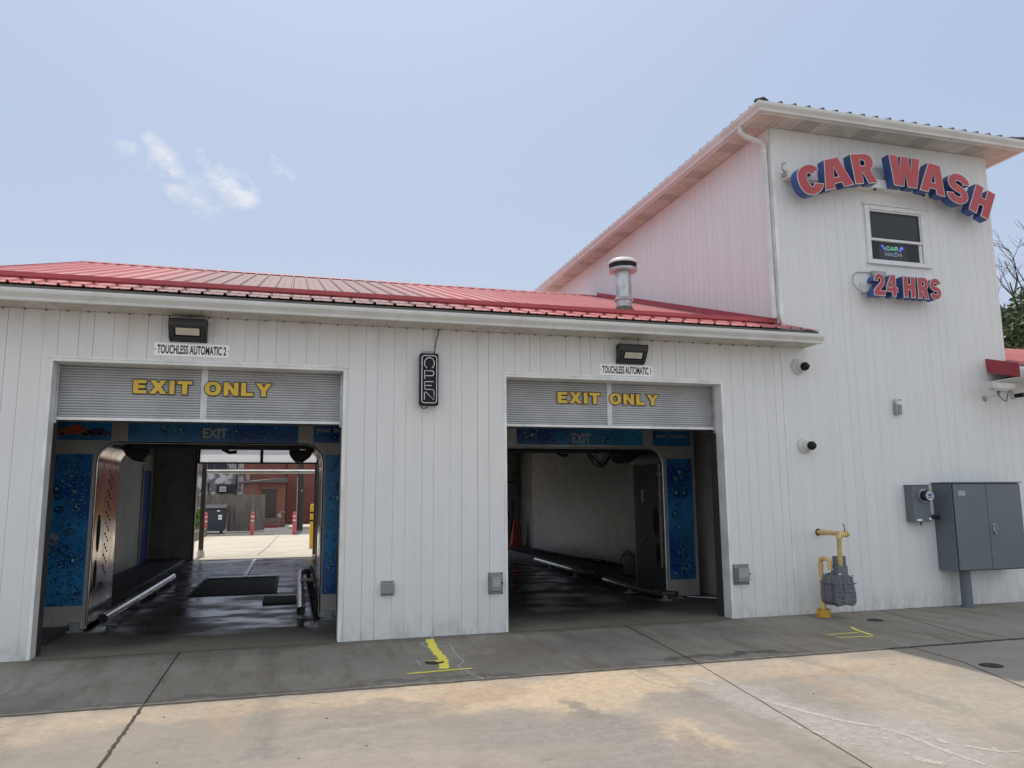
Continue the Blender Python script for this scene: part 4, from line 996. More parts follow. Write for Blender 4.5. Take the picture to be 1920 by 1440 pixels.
def wall_pack(x, z, label, skew=0.0):
    w = thing('wall_light', label, 'light', (x, 0, z), 'dark wall lights above the bay doors')
    hw_, h1, h0 = .185, .115, -.115
    m = MB(); m.extrude_x([(-.001, h1), (-.001, h0), (-.05, h0), (-.065, h0+.02), (-.155, h1-.085), (-.165, h1-.03), (-.15, h1)], x-hw_, x+hw_)
    m.v = [(vx_, vy_, vz_+z) for vx_, vy_, vz_ in m.v]
    w2 = m.build('housing', 'bronze', w, bevel=.008)
    # door frame and lens on the slanting face
    A = Vector((0, -.068, z+h0+.022)); B = Vector((0, -.156, z+h1-.083)); d = (B-A).normalized(); n = Vector((0, d.z, -d.y)); n = -n if n.y > 0 else n
    def slab(xa, xb, a, b, o0, o1, mb_):
        P = lambda u, o: A + d*u + n*o
        mb_.hexa([(xa, *P(a, o0).yz), (xb, *P(a, o0).yz), (xb, *P(b, o0).yz), (xa, *P(b, o0).yz)], [(xa, *P(a, o1).yz), (xb, *P(a, o1).yz), (xb, *P(b, o1).yz), (xa, *P(b, o1).yz)])
    L = (B-A).length; f = MB(); e = .022
    slab(x-hw_+.015, x+hw_-.015, 0, e, .001, .012, f); slab(x-hw_+.015, x+hw_-.015, L-e, L, .001, .012, f)
    slab(x-hw_+.015, x-hw_+.045, e, L-e, .001, .012, f); slab(x+hw_-.045, x+hw_-.015, e, L-e, .001, .012, f); f.build('lens_frame', 'bronze', w)
    l = MB(); slab(x-hw_+.046, x+hw_-.046, e, L-e, .001, .006, l); l.build('lens', 'glassdark', w)
    l = MB(); slab(x-hw_+.065, x+hw_-.065, e+.022, L-e-.004, .007, .009, l); l.build('led_board', 'lens', w)
    sc3 = MB()
    for sx in (-1, 1):
        for zz in (.08, -.09): sc3.cyl((x+sx*hw_, -.03, z+zz), (x+sx*(hw_+.012), -.03, z+zz), .008, 8)
    sc3.build('screw', 'bronze', w)
    return w
wall_pack(-1.12, 3.395, 'dark wall light above the left bay door, over the AUTOMATIC 2 plate')
wall_pack(4.155, 3.355, 'dark wall light above the right bay door, over the AUTOMATIC 1 plate')
def plate(x0, x1, z0, z1, txt, label):
    p = thing('bay_number_sign', label, 'sign', ((x0+x1)/2, 0, z0), 'white bay number plates')
    MB().box(x0, x1, -.008, -.001, z0, z1).build('plate', 'signwhite', p)
    h = z1-z0
    font_text('lettering', txt, x0+.032, x1-.032, z0+h*.17, z1-h*.14, -.0095, 'letterblack', p, weight=.03, spacing=1.02)
    b = MB()
    for xs in (x0+.012, x1-.012): b.cyl((xs, -.008, (z0+z1)/2), (xs, -.013, (z0+z1)/2), .006, 8)
    b.build('screw', 'iron', p)
plate(-1.462, -.694, 3.112, 3.256, 'TOUCHLESS AUTOMATIC 2', 'white plate reading TOUCHLESS AUTOMATIC 2 above the left door')
plate(3.734, 4.479, 3.080, 3.222, 'TOUCHLESS AUTOMATIC 1', 'white plate reading TOUCHLESS AUTOMATIC 1 above the right door')

# OPEN sign
on = thing('open_sign', 'tall black box sign with unlit OPEN tubing between the bay doors', 'sign', (1.53, 0, 2.93))
def rrect(x0, x1, z0, z1, r, n=5): return arc(x1-r, z1-r, r, r, 0, 90, n)+arc(x0+r, z1-r, r, r, 90, 180, n)+arc(x0+r, z0+r, r, r, 180, 270, n)+arc(x1-r, z0+r, r, r, 270, 360, n)
ox0, ox1, oz0, oz1 = 1.422, 1.645, 2.625, 3.245
MB().prism([rrect(ox0, ox1, oz0, oz1, .02)], -.105, -.05).build('sign_case', 'black', on, bevel=.004)
MB().box(ox0+.03, ox1-.03, -.05, -.001, oz0+.05, oz1-.05).build('back_bracket', 'black', on)
tb_ = MB(); yT = -.116
def tp(pts, r=.0052, closed=False):
    P = [(x, yT, z) for x, z in pts]
    if closed: P.append(P[0])
    tb_.tube(P, r, 8)
tp(rrect(ox0+.024, ox1-.024, oz0+.03, oz1-.03, .03), closed=True)
cx0 = (ox0+ox1)/2; hw2 = .056
tp(arc(cx0, 3.125, .058, .066, -60, 240, 24))
tp([(cx0-hw2, 2.935), (cx0-hw2, 3.035), (cx0+.02, 3.035)]+arc(cx0+.022, 3.005, .032, .030, 80, -80, 8)+[(cx0-hw2+.01, 2.975)])
tp([(cx0+hw2-.006, 2.905), (cx0-hw2+.01, 2.905)]+arc(cx0-hw2+.012, 2.893, .012, .012, 95, 180, 4)+[(cx0-hw2, 2.86), (cx0+.03, 2.86)]); tp([(cx0-hw2, 2.86), (cx0-hw2, 2.815), (cx0+hw2-.016, 2.812), (cx0+hw2, 2.80), (cx0+hw2, 2.69), (cx0-hw2+.012, 2.785), (cx0-hw2, 2.775), (cx0-hw2, 2.69)])
tb_.build('open_tubing', 'tube_white', on, smooth=True)
ch = MB(); ch.tube([(cx0-.06, -.08, oz1), (cx0-.06, -.06, oz1+.03), (cx0-.055, -.01, oz1+.035)], .004, 6); ch.tube([(cx0+.06, -.08, oz1), (cx0+.06, -.06, oz1+.03), (cx0+.06, -.01, oz1+.035)], .004, 6); ch.tube([(cx0-.06, -.03, oz1+.034), (cx0+.06, -.03, oz1+.034)], .004, 6); ch.build('hanger', 'galv', on)
ch = MB(); ch.tube([(1.655, -.03, 3.562), (1.652, -.03, 3.50), (1.628, -.035, 3.42), (1.615, -.04, 3.33), (1.606, -.06, 3.27), (1.60, -.075, 3.245)], .0055, 8); ch.tube([(ox0+.02, -.08, oz0), (ox0+.025, -.08, oz0-.02), (ox0+.05, -.08, oz0-.034), (ox0+.08, -.08, oz0-.028), (ox0+.1, -.08, oz0)], .005, 8); ch.build('power_cord', 'rubber', on, smooth=True)

# low boxes near the ground
bx = thing('junction_box', 'small square grey box low on the wall between the bay doors', 'box', (1.1, 0, .55))
MB().box(1.02, 1.165, -.06, -.001, .495, .615).build('box_body', 'hood', bx, bevel=.006)
m = MB(); m.box(1.03, 1.155, -.066, -.061, .503, .607); m.build('lid', 'hood', bx, bevel=.002)
m = MB(); m.box(1.02, 1.165, -.012, -.0015, .616, .636); m.box(1.02, 1.165, -.012, -.0015, .474, .494); m.build('mounting_flange', 'hood', bx)
def hood(x0, x1, z0, z1, label, right):
    h = thing('sensor_hood', label, 'sensor', ((x0+x1)/2, 0, z0), 'grey hooded sensors beside the right bay door')
    m = MB(); m.box(x0, x1, -.006, -.0012, z0, z1); m.build('back_plate', 'hood', h)
    m = MB(); a, b = x0+.012, x1-.012; c = .035
    m.hexa([(a, -.0065, z0+.03), (b, -.0065, z0+.03), (b, -.0065, z1-.03), (a, -.0065, z1-.03)][::1], [(a+.01, -.10, z0+.05), (b-c, -.10, z0+.05), (b-c, -.10, z1-.045), (a+.01, -.10, z1-.045)])
    m.build('hood_shell', 'hood', h, bevel=.004)
    m = MB(); m.box(a+.016, b-c-.006, -.108, -.1005, z0+.09, z1-.05); m.build('face_plate', 'box_grey', h, bevel=.002)
    m = MB()
    for xs in (x0+.014, x1-.014):
        for zz in (z0+.014, z1-.014): m.cyl((xs, -.006, zz), (xs, -.011, zz), .007, 8)
    m.cyl((b-.018, -.056, (z0+z1)/2+.01), (b-.004, -.075, (z0+z1)/2+.01), .009, 10); m.build('screw', 'iron', h)
    return h
hood(2.262, 2.440, .435, .685, 'grey hooded sensor on the left edge of the right bay door', False)
hood(5.505, 5.735, .415, .675, 'grey hooded sensor on the right edge of the right bay door', True)

def dome_cam(x, z, label):
    c = thing('dome_camera', label, 'camera', (x, 0, z), 'white dome cameras beside the tower corner')
    MB().lathe((x, 0, z), [(.105, .001), (.108, .02), (.095, .04), (.075, .05), (.07, .075), (.062, .09), (.01, .095)], 32, 'y').build('mount_base', 'camwhite', c, smooth=True)
    m = MB()
    ctr = Vector((x+.03, -.115, z-.01)); n1, n2 = 18, 12; vs = []; fs = []
    for i in range(n2+1):
        for k in range(n1):
            a = math.pi*i/n2; b = 2*math.pi*k/n1
            vs.append(ctr + Vector((math.sin(a)*math.cos(b), -math.cos(a)*1.0, math.sin(a)*math.sin(b)))*.06)
    for i in range(n2):
        for k in range(n1): k2 = (k+1) % n1; fs.append((i*n1+k, i*n1+k2, (i+1)*n1+k2, (i+1)*n1+k))
    m.add(vs, fs).build('camera_ball', 'black', c, smooth=True)
    MB().lathe((x+.045, -.155, z-.012), [(.026, -.01), (.026, .012), (.02, .014), (.004, .010)], 18, 'y').build('lens_ring', 'rubber', c, smooth=True)
dome_cam(6.675, 3.295, 'upper round white camera with black ball, under the gutter end')
dome_cam(6.70, 2.215, 'lower round white camera with black ball, on bare wall')

cb = thing('conduit_box', 'small grey conduit box alone in the middle of the tower wall', 'box', (8.27, 0, 2.74))
MB().box(8.215, 8.30, -.065, -.001, 2.665, 2.81).build('box_body', 'box_grey', cb, bevel=.006)
MB().box(8.243, 8.305, -.072, -.0655, 2.67, 2.80).build('lid', 'hood', cb, bevel=.003)
m = MB(); m.cyl((8.235, -.035, 2.81), (8.235, -.035, 2.835), .024, 14); m.cyl((8.235, -.035, 2.835), (8.235, -.035, 2.885), .019, 14); m.build('conduit_stub', 'galv', cb, smooth=True)
tag(MB().box(8.315, 8.375, -.003, -.0005, 2.873, 2.888).build('wall_label', 'hood'), 'tiny grey sticker beside the small conduit box on the tower', 'sticker')

# security camera on arm
sk = thing('security_camera', 'white box security camera on an arm at the right edge of the tower', 'camera', (9.86, 0, 3.0))
m = MB(); m.hexa([(9.66, -.36, 3.04), (10.05, -.36, 3.035), (10.05, -.25, 3.035), (9.66, -.25, 3.04)], [(9.64, -.37, 3.135), (10.10, -.37, 3.115), (10.10, -.24, 3.115), (9.64, -.24, 3.135)]); m.build('housing', 'camwhite', sk, bevel=.008)
MB().box(9.70, 9.98, -.345, -.265, 3.018, 3.036).build('underplate', 'camwhite', sk)
MB().box(10.051, 10.058, -.345, -.265, 3.043, 3.10).build('lens_window', 'black', sk)
m = MB(); m.tube([(9.88, -.002, 2.95), (9.86, -.12, 2.955), (9.86, -.28, 2.975)], .014, 8); m.tube([(9.86, -.29, 2.97), (9.87, -.30, 3.02)], .018, 8); m.build('arm', 'camwhite', sk, smooth=True)
m = MB(); m.lathe((9.88, -.002, 2.94), [(.04, 0), (.04, .012), (.025, .02)], 16, 'y'); m.build('wall_bracket', 'box_grey', sk); m = MB(); m.box(9.84, 9.91, -.31, -.25, 2.985, 3.012); m.build('swivel_joint', 'box_grey', sk)
MB().tube([(9.80, -.30, 3.02), (9.82, -.30, 2.94), (9.92, -.28, 2.88), (10.06, -.2, 2.88), (10.2, -.1, 2.96), (10.30, -.05, 3.08), (10.34, -.03, 3.12)], .006, 8).build('cable', 'rubber', sk, smooth=True)
sp = thing('security_camera', 'small camera at the right frame edge below the annex gutter', 'camera', (10.42, 0, 3.0))
MB().lathe((10.42, 0, 2.99), [(.05, .001), (.05, .04), (.04, .05)], 18, 'y').build('mount_base', 'camwhite', sp, smooth=True)
MB().lathe((10.42, -.05, 2.99), [(.03, .001), (.034, .12), (.03, .13)], 18, 'y').build('camera_barrel', 'black', sp, smooth=True)
MB().tube([(10.2, -.05, 3.11), (10.34, -.04, 3.12), (10.40, -.03, 3.05)], .02, 10).build('arm', 'camwhite', sp, smooth=True)

# electric meter and cabinet
em = thing('electric_meter', 'grey electric meter box with round glass meter left of the cabinet', 'meter', (8.43, 0, 1.17))
MB().box(8.285, 8.575, -.15, -.001, 1.165, 1.665).build('meter_box', 'cabinet', em, bevel=.006)
MB().box(8.28, 8.585, -.158, -.001, 1.666, 1.674).build('box_top', 'cabinet', em)
MB().lathe((8.465, -.15, 1.525), [(.088, .0), (.09, .02), (.08, .022)], 28, 'y').build('meter_ring', 'galv', em, smooth=True)
MB().lathe((8.465, -.172, 1.525), [(.076, .0), (.076, .085), (.070, .095), (.004, .097)], 28, 'y').build('meter_glass', 'glassdark', em, smooth=True)
m = MB(); m.lathe((8.465, -.268, 1.525), [(.067, .001), (.067, .0025), (.002, .003)], 24, 'y'); mf = m.build('meter_face', 'galv', em)
m = MB(); m.box(8.43, 8.50, -.2745, -.2725, 1.520, 1.548); m.box(8.425, 8.505, -.2745, -.2725, 1.495, 1.508); m.build('meter_display', 'blue_door', mf)
m = MB(); m.box(8.33, 8.41, -.153, -.1505, 1.18, 1.205); m.build('paper_label', 'signwhite', em); MB().cyl((8.55, -.150, 1.205), (8.55, -.158, 1.205), .016, 14).build('seal', 'signwhite', em)
m = MB(); m.cyl((8.44, -.1, 1.12), (8.44, -.1, 1.164), .010, 8); m.cyl((8.586, -.08, 1.235), (8.768, -.08, 1.225), .03, 14); m.build('conduit', 'cabdark', em)
el = thing('electrical_cabinet', 'large grey two door electrical cabinet raised on a pipe pedestal', 'cabinet', (9.37, 0, 0))
MB().box(8.77, 9.975, -.33, -.001, .50, 1.69).build('cabinet_body', 'cabinet', el, bevel=.006)
MB().box(8.755, 9.995, -.365, -.001, 1.692, 1.708).build('drip_lip', 'cabinet', el, bevel=.002)
MB().box(8.78, 9.965, -.3335, -.3305, .508, 1.682).build('door_gasket', 'cabdark', el)
for a, b in ((8.785, 9.345), (9.352, 9.962)):
    d = MB().box(a, b, -.356, -.334, .515, 1.678).build('door', 'cabinet', el, bevel=.005)
hd = MB(); hd.box(9.41, 9.44, -.362, -.357, .99, 1.14); hd.tube([(9.425, -.362, 1.11), (9.435, -.395, 1.10), (9.445, -.40, 1.05), (9.44, -.385, 1.00), (9.432, -.365, .99)], .008, 8); hd.build('handle', 'galv', d, smooth=True)
MB().lathe((9.02, -.19, 0), [(.085, 0), (.085, .03), (.072, .035), (.070, .49), (.083, .492), (.083, .50)], 24).build('pedestal_pipe', 'cabinet', el, smooth=True)

m = MB(); m.box(8.86, 8.98, -.3585, -.3565, 1.52, 1.585); m.build('paper_label', 'print_grey', el)
MB().cyl((9.43, -.372, 1.01), (9.43, -.39, 1.01), .018, 12).build('padlock', 'galv', el)
# gas meter
gm = thing('gas_meter', 'grey gas meter hung from pale yellow pipes at the tower base', 'meter', (6.75, -.3, 0))
def pp(pts, r=.030): return MB().tube(pts, r, 16)
m = pp([(6.655, -.235, .05), (6.655, -.235, .68), (6.657, -.245, .715), (6.662, -.28, .735), (6.668, -.33, .737), (6.674, -.375, .72), (6.676, -.39, .69), (6.676, -.39, .60)])
m.lathe((6.655, -.235, 0), [(.04, .1), (.042, .16), (.036, .17), (.036, .19)], 16); m.lathe((6.655, -.235, 0), [(.037, .62), (.037, .66), (.03, .665)], 16)
m.build('inlet_pipe', 'gasyellow', gm, smooth=True)
m = pp([(6.83, -.003, 1.055), (6.83, -.54, 1.055), (6.826, -.575, 1.05), (6.81, -.59, 1.045), (6.75, -.59, 1.043), (6.72, -.585, 1.035), (6.705, -.57, 1.01), (6.705, -.56, .97), (6.72, -.47, .60)], .030)
m = MB(); m.tube([(6.83, -.003, 1.055), (6.83, -.50, 1.055)], .030, 16); m.tube([(6.83, -.49, 1.055), (6.83, -.54, 1.055), (6.823, -.565, 1.053), (6.80, -.575, 1.05)], .038, 16); m.tube([(6.80, -.575, 1.05), (6.73, -.575, 1.05)], .031, 16)
m.tube([(6.74, -.575, 1.05), (6.715, -.573, 1.045), (6.703, -.57, 1.025), (6.70, -.565, .99)], .038, 16); m.tube([(6.70, -.565, .99), (6.745, -.50, .70), (6.76, -.475, .60)], [.029, .029, .034], 16)
m.lathe((6.83, -.08, 1.055), [(.038, 0), (.038, .05)], 16, 'y')
m.build('outlet_pipe', 'gasyellow', gm, smooth=True)
m = MB(); m.lathe((6.83, -.001, 1.055), [(.046, .001), (.046, .006), (.032, .008)], 20, 'y'); m.build('wall_collar', 'iron', gm)
MB().tube([(6.80, -.56, 1.085), (6.795, -.56, 1.16), (6.775, -.56, 1.185)], .006, 8).build('pigtail_wire', 'rubber', gm)
MB().lathe((6.655, -.235, 0), [(.084, 0), (.084, .095), (.074, .095), (.072, .07), (.02, .07)], 28).build('ground_collar', 'collar', gm, smooth=True)
gx0, gx1, gy0, gy1 = 6.605, 6.905, -.56, -.27
def body_prof(s=0.0):
    return [(gx0+.05, .165-s), (gx0+.10, .175-s), (gx0+.15, .185), (gx1-.07, .175-s), (gx1-.03, .165-s), (gx1+s, .21), (gx1+.005+s, .30), (gx1-.02+s, .44), (gx1-.045, .515+s), (gx1-.09, .55+s), (gx0+.09, .55+s), (gx0+.035, .515+s), (gx0+.01-s, .44), (gx0-.005-s, .30), (gx0-s, .21)]
gb = MB(); gb.prism([body_prof()], gy0, gy1); g1 = gb.build('meter_body', 'gasgrey', gm, bevel=.012, seg=3)
fl = MB(); fl.prism([body_prof(.010)], gy0+.05, gy0+.062); fl.prism([body_prof(.010)], gy1-.07, gy1-.058)
fl.box(gx0-.008, gx1+.006, gy0-.012, gy1+.01, .432, .447)
fl.build('body_flange', 'gasgrey', gm, bevel=.003)
rbs = MB()
for zz in (.225, .28, .335, .39): rbs.box(gx0+.03, gx1-.03, gy0-.010, gy0-.0005, zz, zz+.022)
for xx_ in (.05, .11, .17, .23): rbs.box(gx0+xx_, gx0+xx_+.03, gy0-.008, gy0-.0005, .452, .53)
rbs.box(gx0+.10, gx0+.19, gy0-.018, gy0-.0005, .20, .28); rbs.box(gx0+.12, gx0+.155, gy0-.02, gy0-.0005, .34, .45)
rbs.build('body_rib', 'gasgrey', gm, bevel=.004)
ix = MB(); ix.box(6.69, 6.84, -.52, -.38, .54, .66); ix.box(6.705, 6.84, -.50, -.40, .66, .775); ix.build('index_head', 'gasgrey', gm, bevel=.008)
m = MB(); m.box(6.70, 6.725, -.4725, -.4705, .59, .615); m.box(6.683, 6.6845, -.43, -.40, .60, .625); m.box(6.66, 6.70, -.562, -.5605, .555, .565); m.build('meter_label', 'signwhite', gm)
bl = MB()
for k in range(12):
    z = .2+k*.03; bl.cyl((gx0-.006, gy0+.056, z), (gx0-.016, gy0+.056, z), .006, 6)
    z = .2+k*.03; bl.cyl((gx1-.0, gy0+.056, z), (gx1+.014, gy0+.056, z), .006, 6)
bl.build('body_bolt', 'iron', gm)

# ================================================================== INSIDE THE BAYS
def gantry(name, label, xo0, xo1, xi0, xi1, y0, y1, ztop, dark, car, tail):
    g = thing(name, label, 'wash arch', ((xi0+xi1)/2, y0, 0), 'wash arches inside the bays')
    outer = [(xo0, .02), (xi0, .02)] + [(xi0, ztop-.25)] + arc(xi0+.25, ztop-.25, .25, .25, 180, 90, 8)[1:] + [(xi1-.25, ztop)] + arc(xi1-.25, ztop-.25, .25, .25, 90, 0, 8)[1:] + [(xi1, .02), (xo1, .02), (xo1, 2.95), (xo0, 2.95)]
    MB().prism([outer], y0, y0+.03).build('front_cladding', 'bay_grey', g)
    MB().prism([outer], y1-.03, y1).build('rear_cladding', 'bay_grey', g)
    sh = MB(); sh.box(xo0, xo0+.02, y0+.031, y1-.031, .02, 2.95); sh.box(xo1-.02, xo1, y0+.031, y1-.031, .02, 2.95); sh.box(xo0+.021, xo1-.021, y0+.031, y1-.031, 2.93, 2.95); sh.build('outer_cladding', 'bay_grey', g)
    path = [(xi0, .05), (xi0, ztop-.25)] + arc(xi0+.25, ztop-.25, .25, .25, 180, 90, 10)[1:] + arc(xi1-.25, ztop-.25, .25, .25, 90, 0, 10) + [(xi1, .05)]
    t = .012; vs = []; fs = []
    for (x, z) in path: vs += [(x, y0+.031, z), (x, y1-.031, z)]
    for i in range(len(path)-1): fs.append((2*i, 2*i+2, 2*i+3, 2*i+1))
    ln = MB().add(vs, fs).build('tunnel_liner', 'chrome' if not dark else 'bronze', g, smooth=True)
    # edge bead round the opening
    MB().tube([(x, y0-.004, z) for x, z in path], .014, 8).build('edge_bead', 'chrome' if not dark else 'galv', g, smooth=True)
    # nozzle holes and slots
    hl = MB(); rr = random.Random(2)
    for sx, xx_ in ((1, xi0+.002), (-1, xi1-.002)):
        for k in range(30):
            z = .62+k*.046
            for dy in (0,):
                yy_ = y0+.66+.085*(2-k % 3)+.08*(k/30)
                if True: hl.add([(xx_, yy_+.030*math.cos(a), z+.019*math.sin(a)) for a in [2*math.pi*q/10 for q in range(10)]], [tuple(range(10)) if sx > 0 else tuple(reversed(range(10)))])
        for (yc, zc, ry, rz_) in ((y0+.30, 1.15, .10, .24), (y0+.26, .64, .08, .18)):
            hl.add([(xx_, yc+ry*math.cos(a), zc+rz_*math.sin(a)) for a in [2*math.pi*q/20 for q in range(20)]], [tuple(range(20)) if sx > 0 else tuple(reversed(range(20)))])
    hl.build('nozzle_hole', 'rubber', g)
    if dark:
        q = MB(); q.box(xi1-.02, xi1-.004, y0+.10, y0+.13, .45, 2.05); q.box(xi1-.03, xi1-.004, y0+.06, y0+.16, 1.86, 1.92); q.box(xi1-.02, xi1-.004, y0+.72, y0+.76, 1.45, 1.66); q.box(xi1-.02, xi1-.004, y0+.55, y0+.58, 2.1, 2.2); q.build('spray_bar', 'galv', g)
    for xa in (xi0+.28, xi1-.28):
        n = MB(); s = 1 if xa < (xi0+xi1)/2 else -1
        pr_ = [(xa-.17, ztop-.02), (xa+.17, ztop-.02), (xa+.15, ztop-.10), (xa+.02*s+.05, ztop-.19), (xa+.02*s-.06, ztop-.18), (xa-.15, ztop-.09)]
        n.prism([pr_], y1-.45, y1-.02); n.build('dryer_nozzle', 'black', g, bevel=.02)
    u = MB(); u.box(xi0+.3, xi1-.3, y0+.4, y0+.5, ztop-.05, ztop-.004); u.tube([((xi0+xi1)/2+.05, y0+.45, ztop-.04), ((xi0+xi1)/2+.15, y0+.45, ztop-.09), ((xi0+xi1)/2+.24, y0+.45, ztop-.08)], .025, 10); u.build('overhead_manifold', 'black', g)
    for xa in (xi0-.12, xi1+.12):
        ft = MB(); ft.box(xa-.05, xa+.05, y0-.06, y0-.002, .0, .10); ft.box(xa-.10, xa+.10, y0-.12, y0-.002, .0, .014)
        ft.build('foot_bracket', 'hood', g)
    return g
def bubble_print(x0, x1, z0, z1, n, seed, parent, y):
    rr = random.Random(seed); m = MB(); cl = [(rr.uniform(x0, x1), rr.uniform(z0, z1), rr.uniform(.05, .14)) for _ in range(max(4, n//45))]
    k = 0
    for i in range(n):
        u = rr.random(); r_ = rr.uniform(.006, .012) if u < .62 else rr.uniform(.012, .021) if u < .985 else rr.uniform(.035, .06)
        if rr.random() < .7 and r_ < .03: c_ = rr.choice(cl); x = rr.gauss(c_[0], c_[2]); z = rr.gauss(c_[1], c_[2]*1.3)
        else: x = rr.uniform(x0, x1); z = rr.uniform(z0, z1)
        if r_ < .014 and rr.random() < .5: z = z0+(z1-z0)*rr.random()**2*.5
        if not (x0+r_ < x < x1-r_ and z0+r_ < z < z1-r_): continue
        N_ = 12 if r_ < .03 else 20; asp = rr.uniform(.8, 1.1)
        for (q, mi, ox_, oz_) in ((1, 0, 0, 0), (.80, 1 if rr.random() < .7 else 3, .08, -.06), (.38, 2, -.26, .28)):
            if q == .38 and rr.random() < .25: continue
            yy_ = y-.00001*k-.0002; k += 1
            m.add([(x+ox_*r_+q*r_*math.cos(2*math.pi*a/N_), yy_, z+oz_*r_+q*r_*asp*math.sin(2*math.pi*a/N_)) for a in range(N_)], [tuple(range(N_))], mi)
    m.build('bubble_print', ['bub_dark', 'bub_mid', 'bub_light', 'bub_deep'], parent)
g1 = gantry('wash_arch', 'grey wash arch with blue bubble panels and polished liner in the left bay', -2.87, .98, -2.33, .42, 1.8, 3.15, 2.285, False, True, True)
yf = 1.796
p = MB().box(-2.845, -2.385, yf-.003, yf, .30, 2.14).build('bubble_panel', 'bubA', g1); bubble_print(-2.845, -2.385, .30, 2.14, 840, 1, p, yf-.003)
MB().lathe((-2.76, yf-.003, 1.10), [(.07, .001), (.07, .004), (.004, .004)], 20, 'y').build('round_decal', 'print_mid', p)
p = MB().box(.45, .93, yf-.003, yf, .31, 2.147).build('bubble_panel', 'bubB', g1); bubble_print(.45, .93, .31, 2.147, 800, 2, p, yf-.003)
p = MB().box(-2.0, .087, yf-.003, yf, 2.302, 2.57).build('header_panel', 'bubB', g1); bubble_print(-2.0, .087, 2.302, 2.57, 520, 3, p, yf-.003)
font_text('exit_lettering', 'EXIT', -1.112, -.805, 2.352, 2.484, yf-.0135, 'print_grey', p, weight=.035)
p = MB().box(-2.835, -2.19, yf-.003, yf, 2.315, 2.57).build('header_panel', 'bubA', g1); bubble_print(-2.835, -2.19, 2.315, 2.57, 140, 4, p, yf-.003)
def car_print(x, z, s, mat, p, flip=1):
    pts = [(-.5, -.10), (-.5, .02), (-.40, .07), (-.20, .09), (-.06, .19), (.16, .19), (.30, .09), (.46, .06), (.5, -.02), (.5, -.10)]
    P = [(x+a*s*flip, z+b*s) for a, b in pts]; MB().prism([P], yf-.008, yf-.006).build('printed_car', mat, p)
    for k, wx in enumerate((-.30, .30)):
        MB().lathe((x+wx*s*flip, yf-.0085, z-.09*s), [(.09*s, 0), (.09*s, .002), (.003, .002)], 18, 'y').build('printed_wheel', 'print_mid', p)
        MB().lathe((x+wx*s*flip, yf-.0115, z-.09*s), [(.065*s, 0), (.065*s, .001), (.003, .001)], 18, 'y').build('printed_wheel', 'rubber', p)
car_print(-2.62, 2.425, .40, 'car_orange', p); car_print(-2.36, 2.405, .33, 'car_navy', p)
p = MB().box(.287, .93, yf-.003, yf, 2.312, 2.57).build('header_panel', 'bubA', g1); bubble_print(.287, .93, 2.312, 2.42, 120, 5, p, yf-.003)
font_text('greeting_lettering', 'your business', .322, .90, 2.425, 2.530, yf-.0135, 'print_grey', p, weight=.02)
g2 = gantry('wash_arch', 'dark lined wash arch with blue bubble panels in the right bay', 1.78, 6.20, 2.32, 5.64, 2.1, 3.2, 2.29, True, False, False)
yf = 2.096
p = MB().box(5.705, 6.145, yf-.003, yf, .272, 2.136).build('bubble_panel', 'bubB', g2); bubble_print(5.705, 6.145, .272, 2.136, 840, 6, p, yf-.003)
MB().box(1.82, 2.26, yf-.003, yf, .272, 2.136).build('bubble_panel', 'bubA', g2)
p = MB().box(3.25, 5.315, yf-.003, yf, 2.336, 2.62).build('header_panel', 'bubA', g2); bubble_print(3.25, 5.315, 2.336, 2.62, 600, 7, p, yf-.003)
font_text('exit_lettering', 'EXIT', 4.124, 4.427, 2.367, 2.512, yf-.0135, 'print_grey', p, weight=.035)
p = MB().box(5.487, 6.137, yf-.003, yf, 2.336, 2.70).build('header_panel', 'bubB', g2); bubble_print(5.487, 6.137, 2.336, 2.43, 120, 8, p, yf-.003)
font_text('greeting_lettering', 'your business', 5.535, 6.085, 2.435, 2.535, yf-.0135, 'print_grey', p, weight=.02)
font_text('greeting_lettering', 'we appreciate', 5.530, 6.095, 2.545, 2.640, yf-.0135, 'print_grey', p, weight=.02)
hs = MB()
for (a, b, d, r) in ((4.85, 5.32, .26, .014), (4.92, 5.25, .20, .009), (4.88, 5.38, .22, .009), (5.0, 5.3, .28, .008)):
    hs.tube([(a+(b-a)*k/10, 3.35, 2.32-d*math.sin(math.pi*k/10)) for k in range(11)], r, 8)
tag(hs.build('hanging_hose', 'rubber', smooth=True), 'bundle of black hoses looping down from the right wash arch', 'hose')

# guide rails
def rail(pts, r, feet, label):
    t = thing('guide_rail', label, 'guide rail', (pts[0][0], pts[0][1], 0), 'steel tyre guide rails on the bay floors')
    m = MB(); m.tube(pts, r, 18, caps=False); m.tube(pts, r*.86, 18, caps=False)
    a, b = Vector(pts[0]), Vector(pts[1]); m.build('tube', 'pipe_steel', t, smooth=True)
    e = MB(); d = (b-a).normalized(); e.tube([a+d*.05, a+d*.06], r*.86, 18); e.build('tube_plug', 'rubber', t)
    f = MB()
    for (x, y) in feet: f.box(x-.10, x+.10, y-.05, y+.05, 0, .012); f.box(x-.025, x+.025, y-.03, y+.03, .012, pts[0][2]-r*.5)
    f.build('foot', 'hood', t)
rail([(-2.17, 1.9, .115), (-2.13, 4.0, .115), (-2.09, 7.3, .115)], .055, [(-2.16, 2.2), (-2.13, 4.0), (-2.11, 5.6), (-2.09, 7.0)], 'bright steel guide rail on the left side of the left bay')
rail([(.19, 1.75, .115), (.21, 3.5, .115), (.25, 6.9, .115), (.27, 7.25, .115), (.33, 7.42, .115), (.50, 7.5, .115)], .055, [(.19, 1.95), (.21, 3.6), (.23, 5.2), (.25, 6.8)], 'steel guide rail on the right side of the left bay')
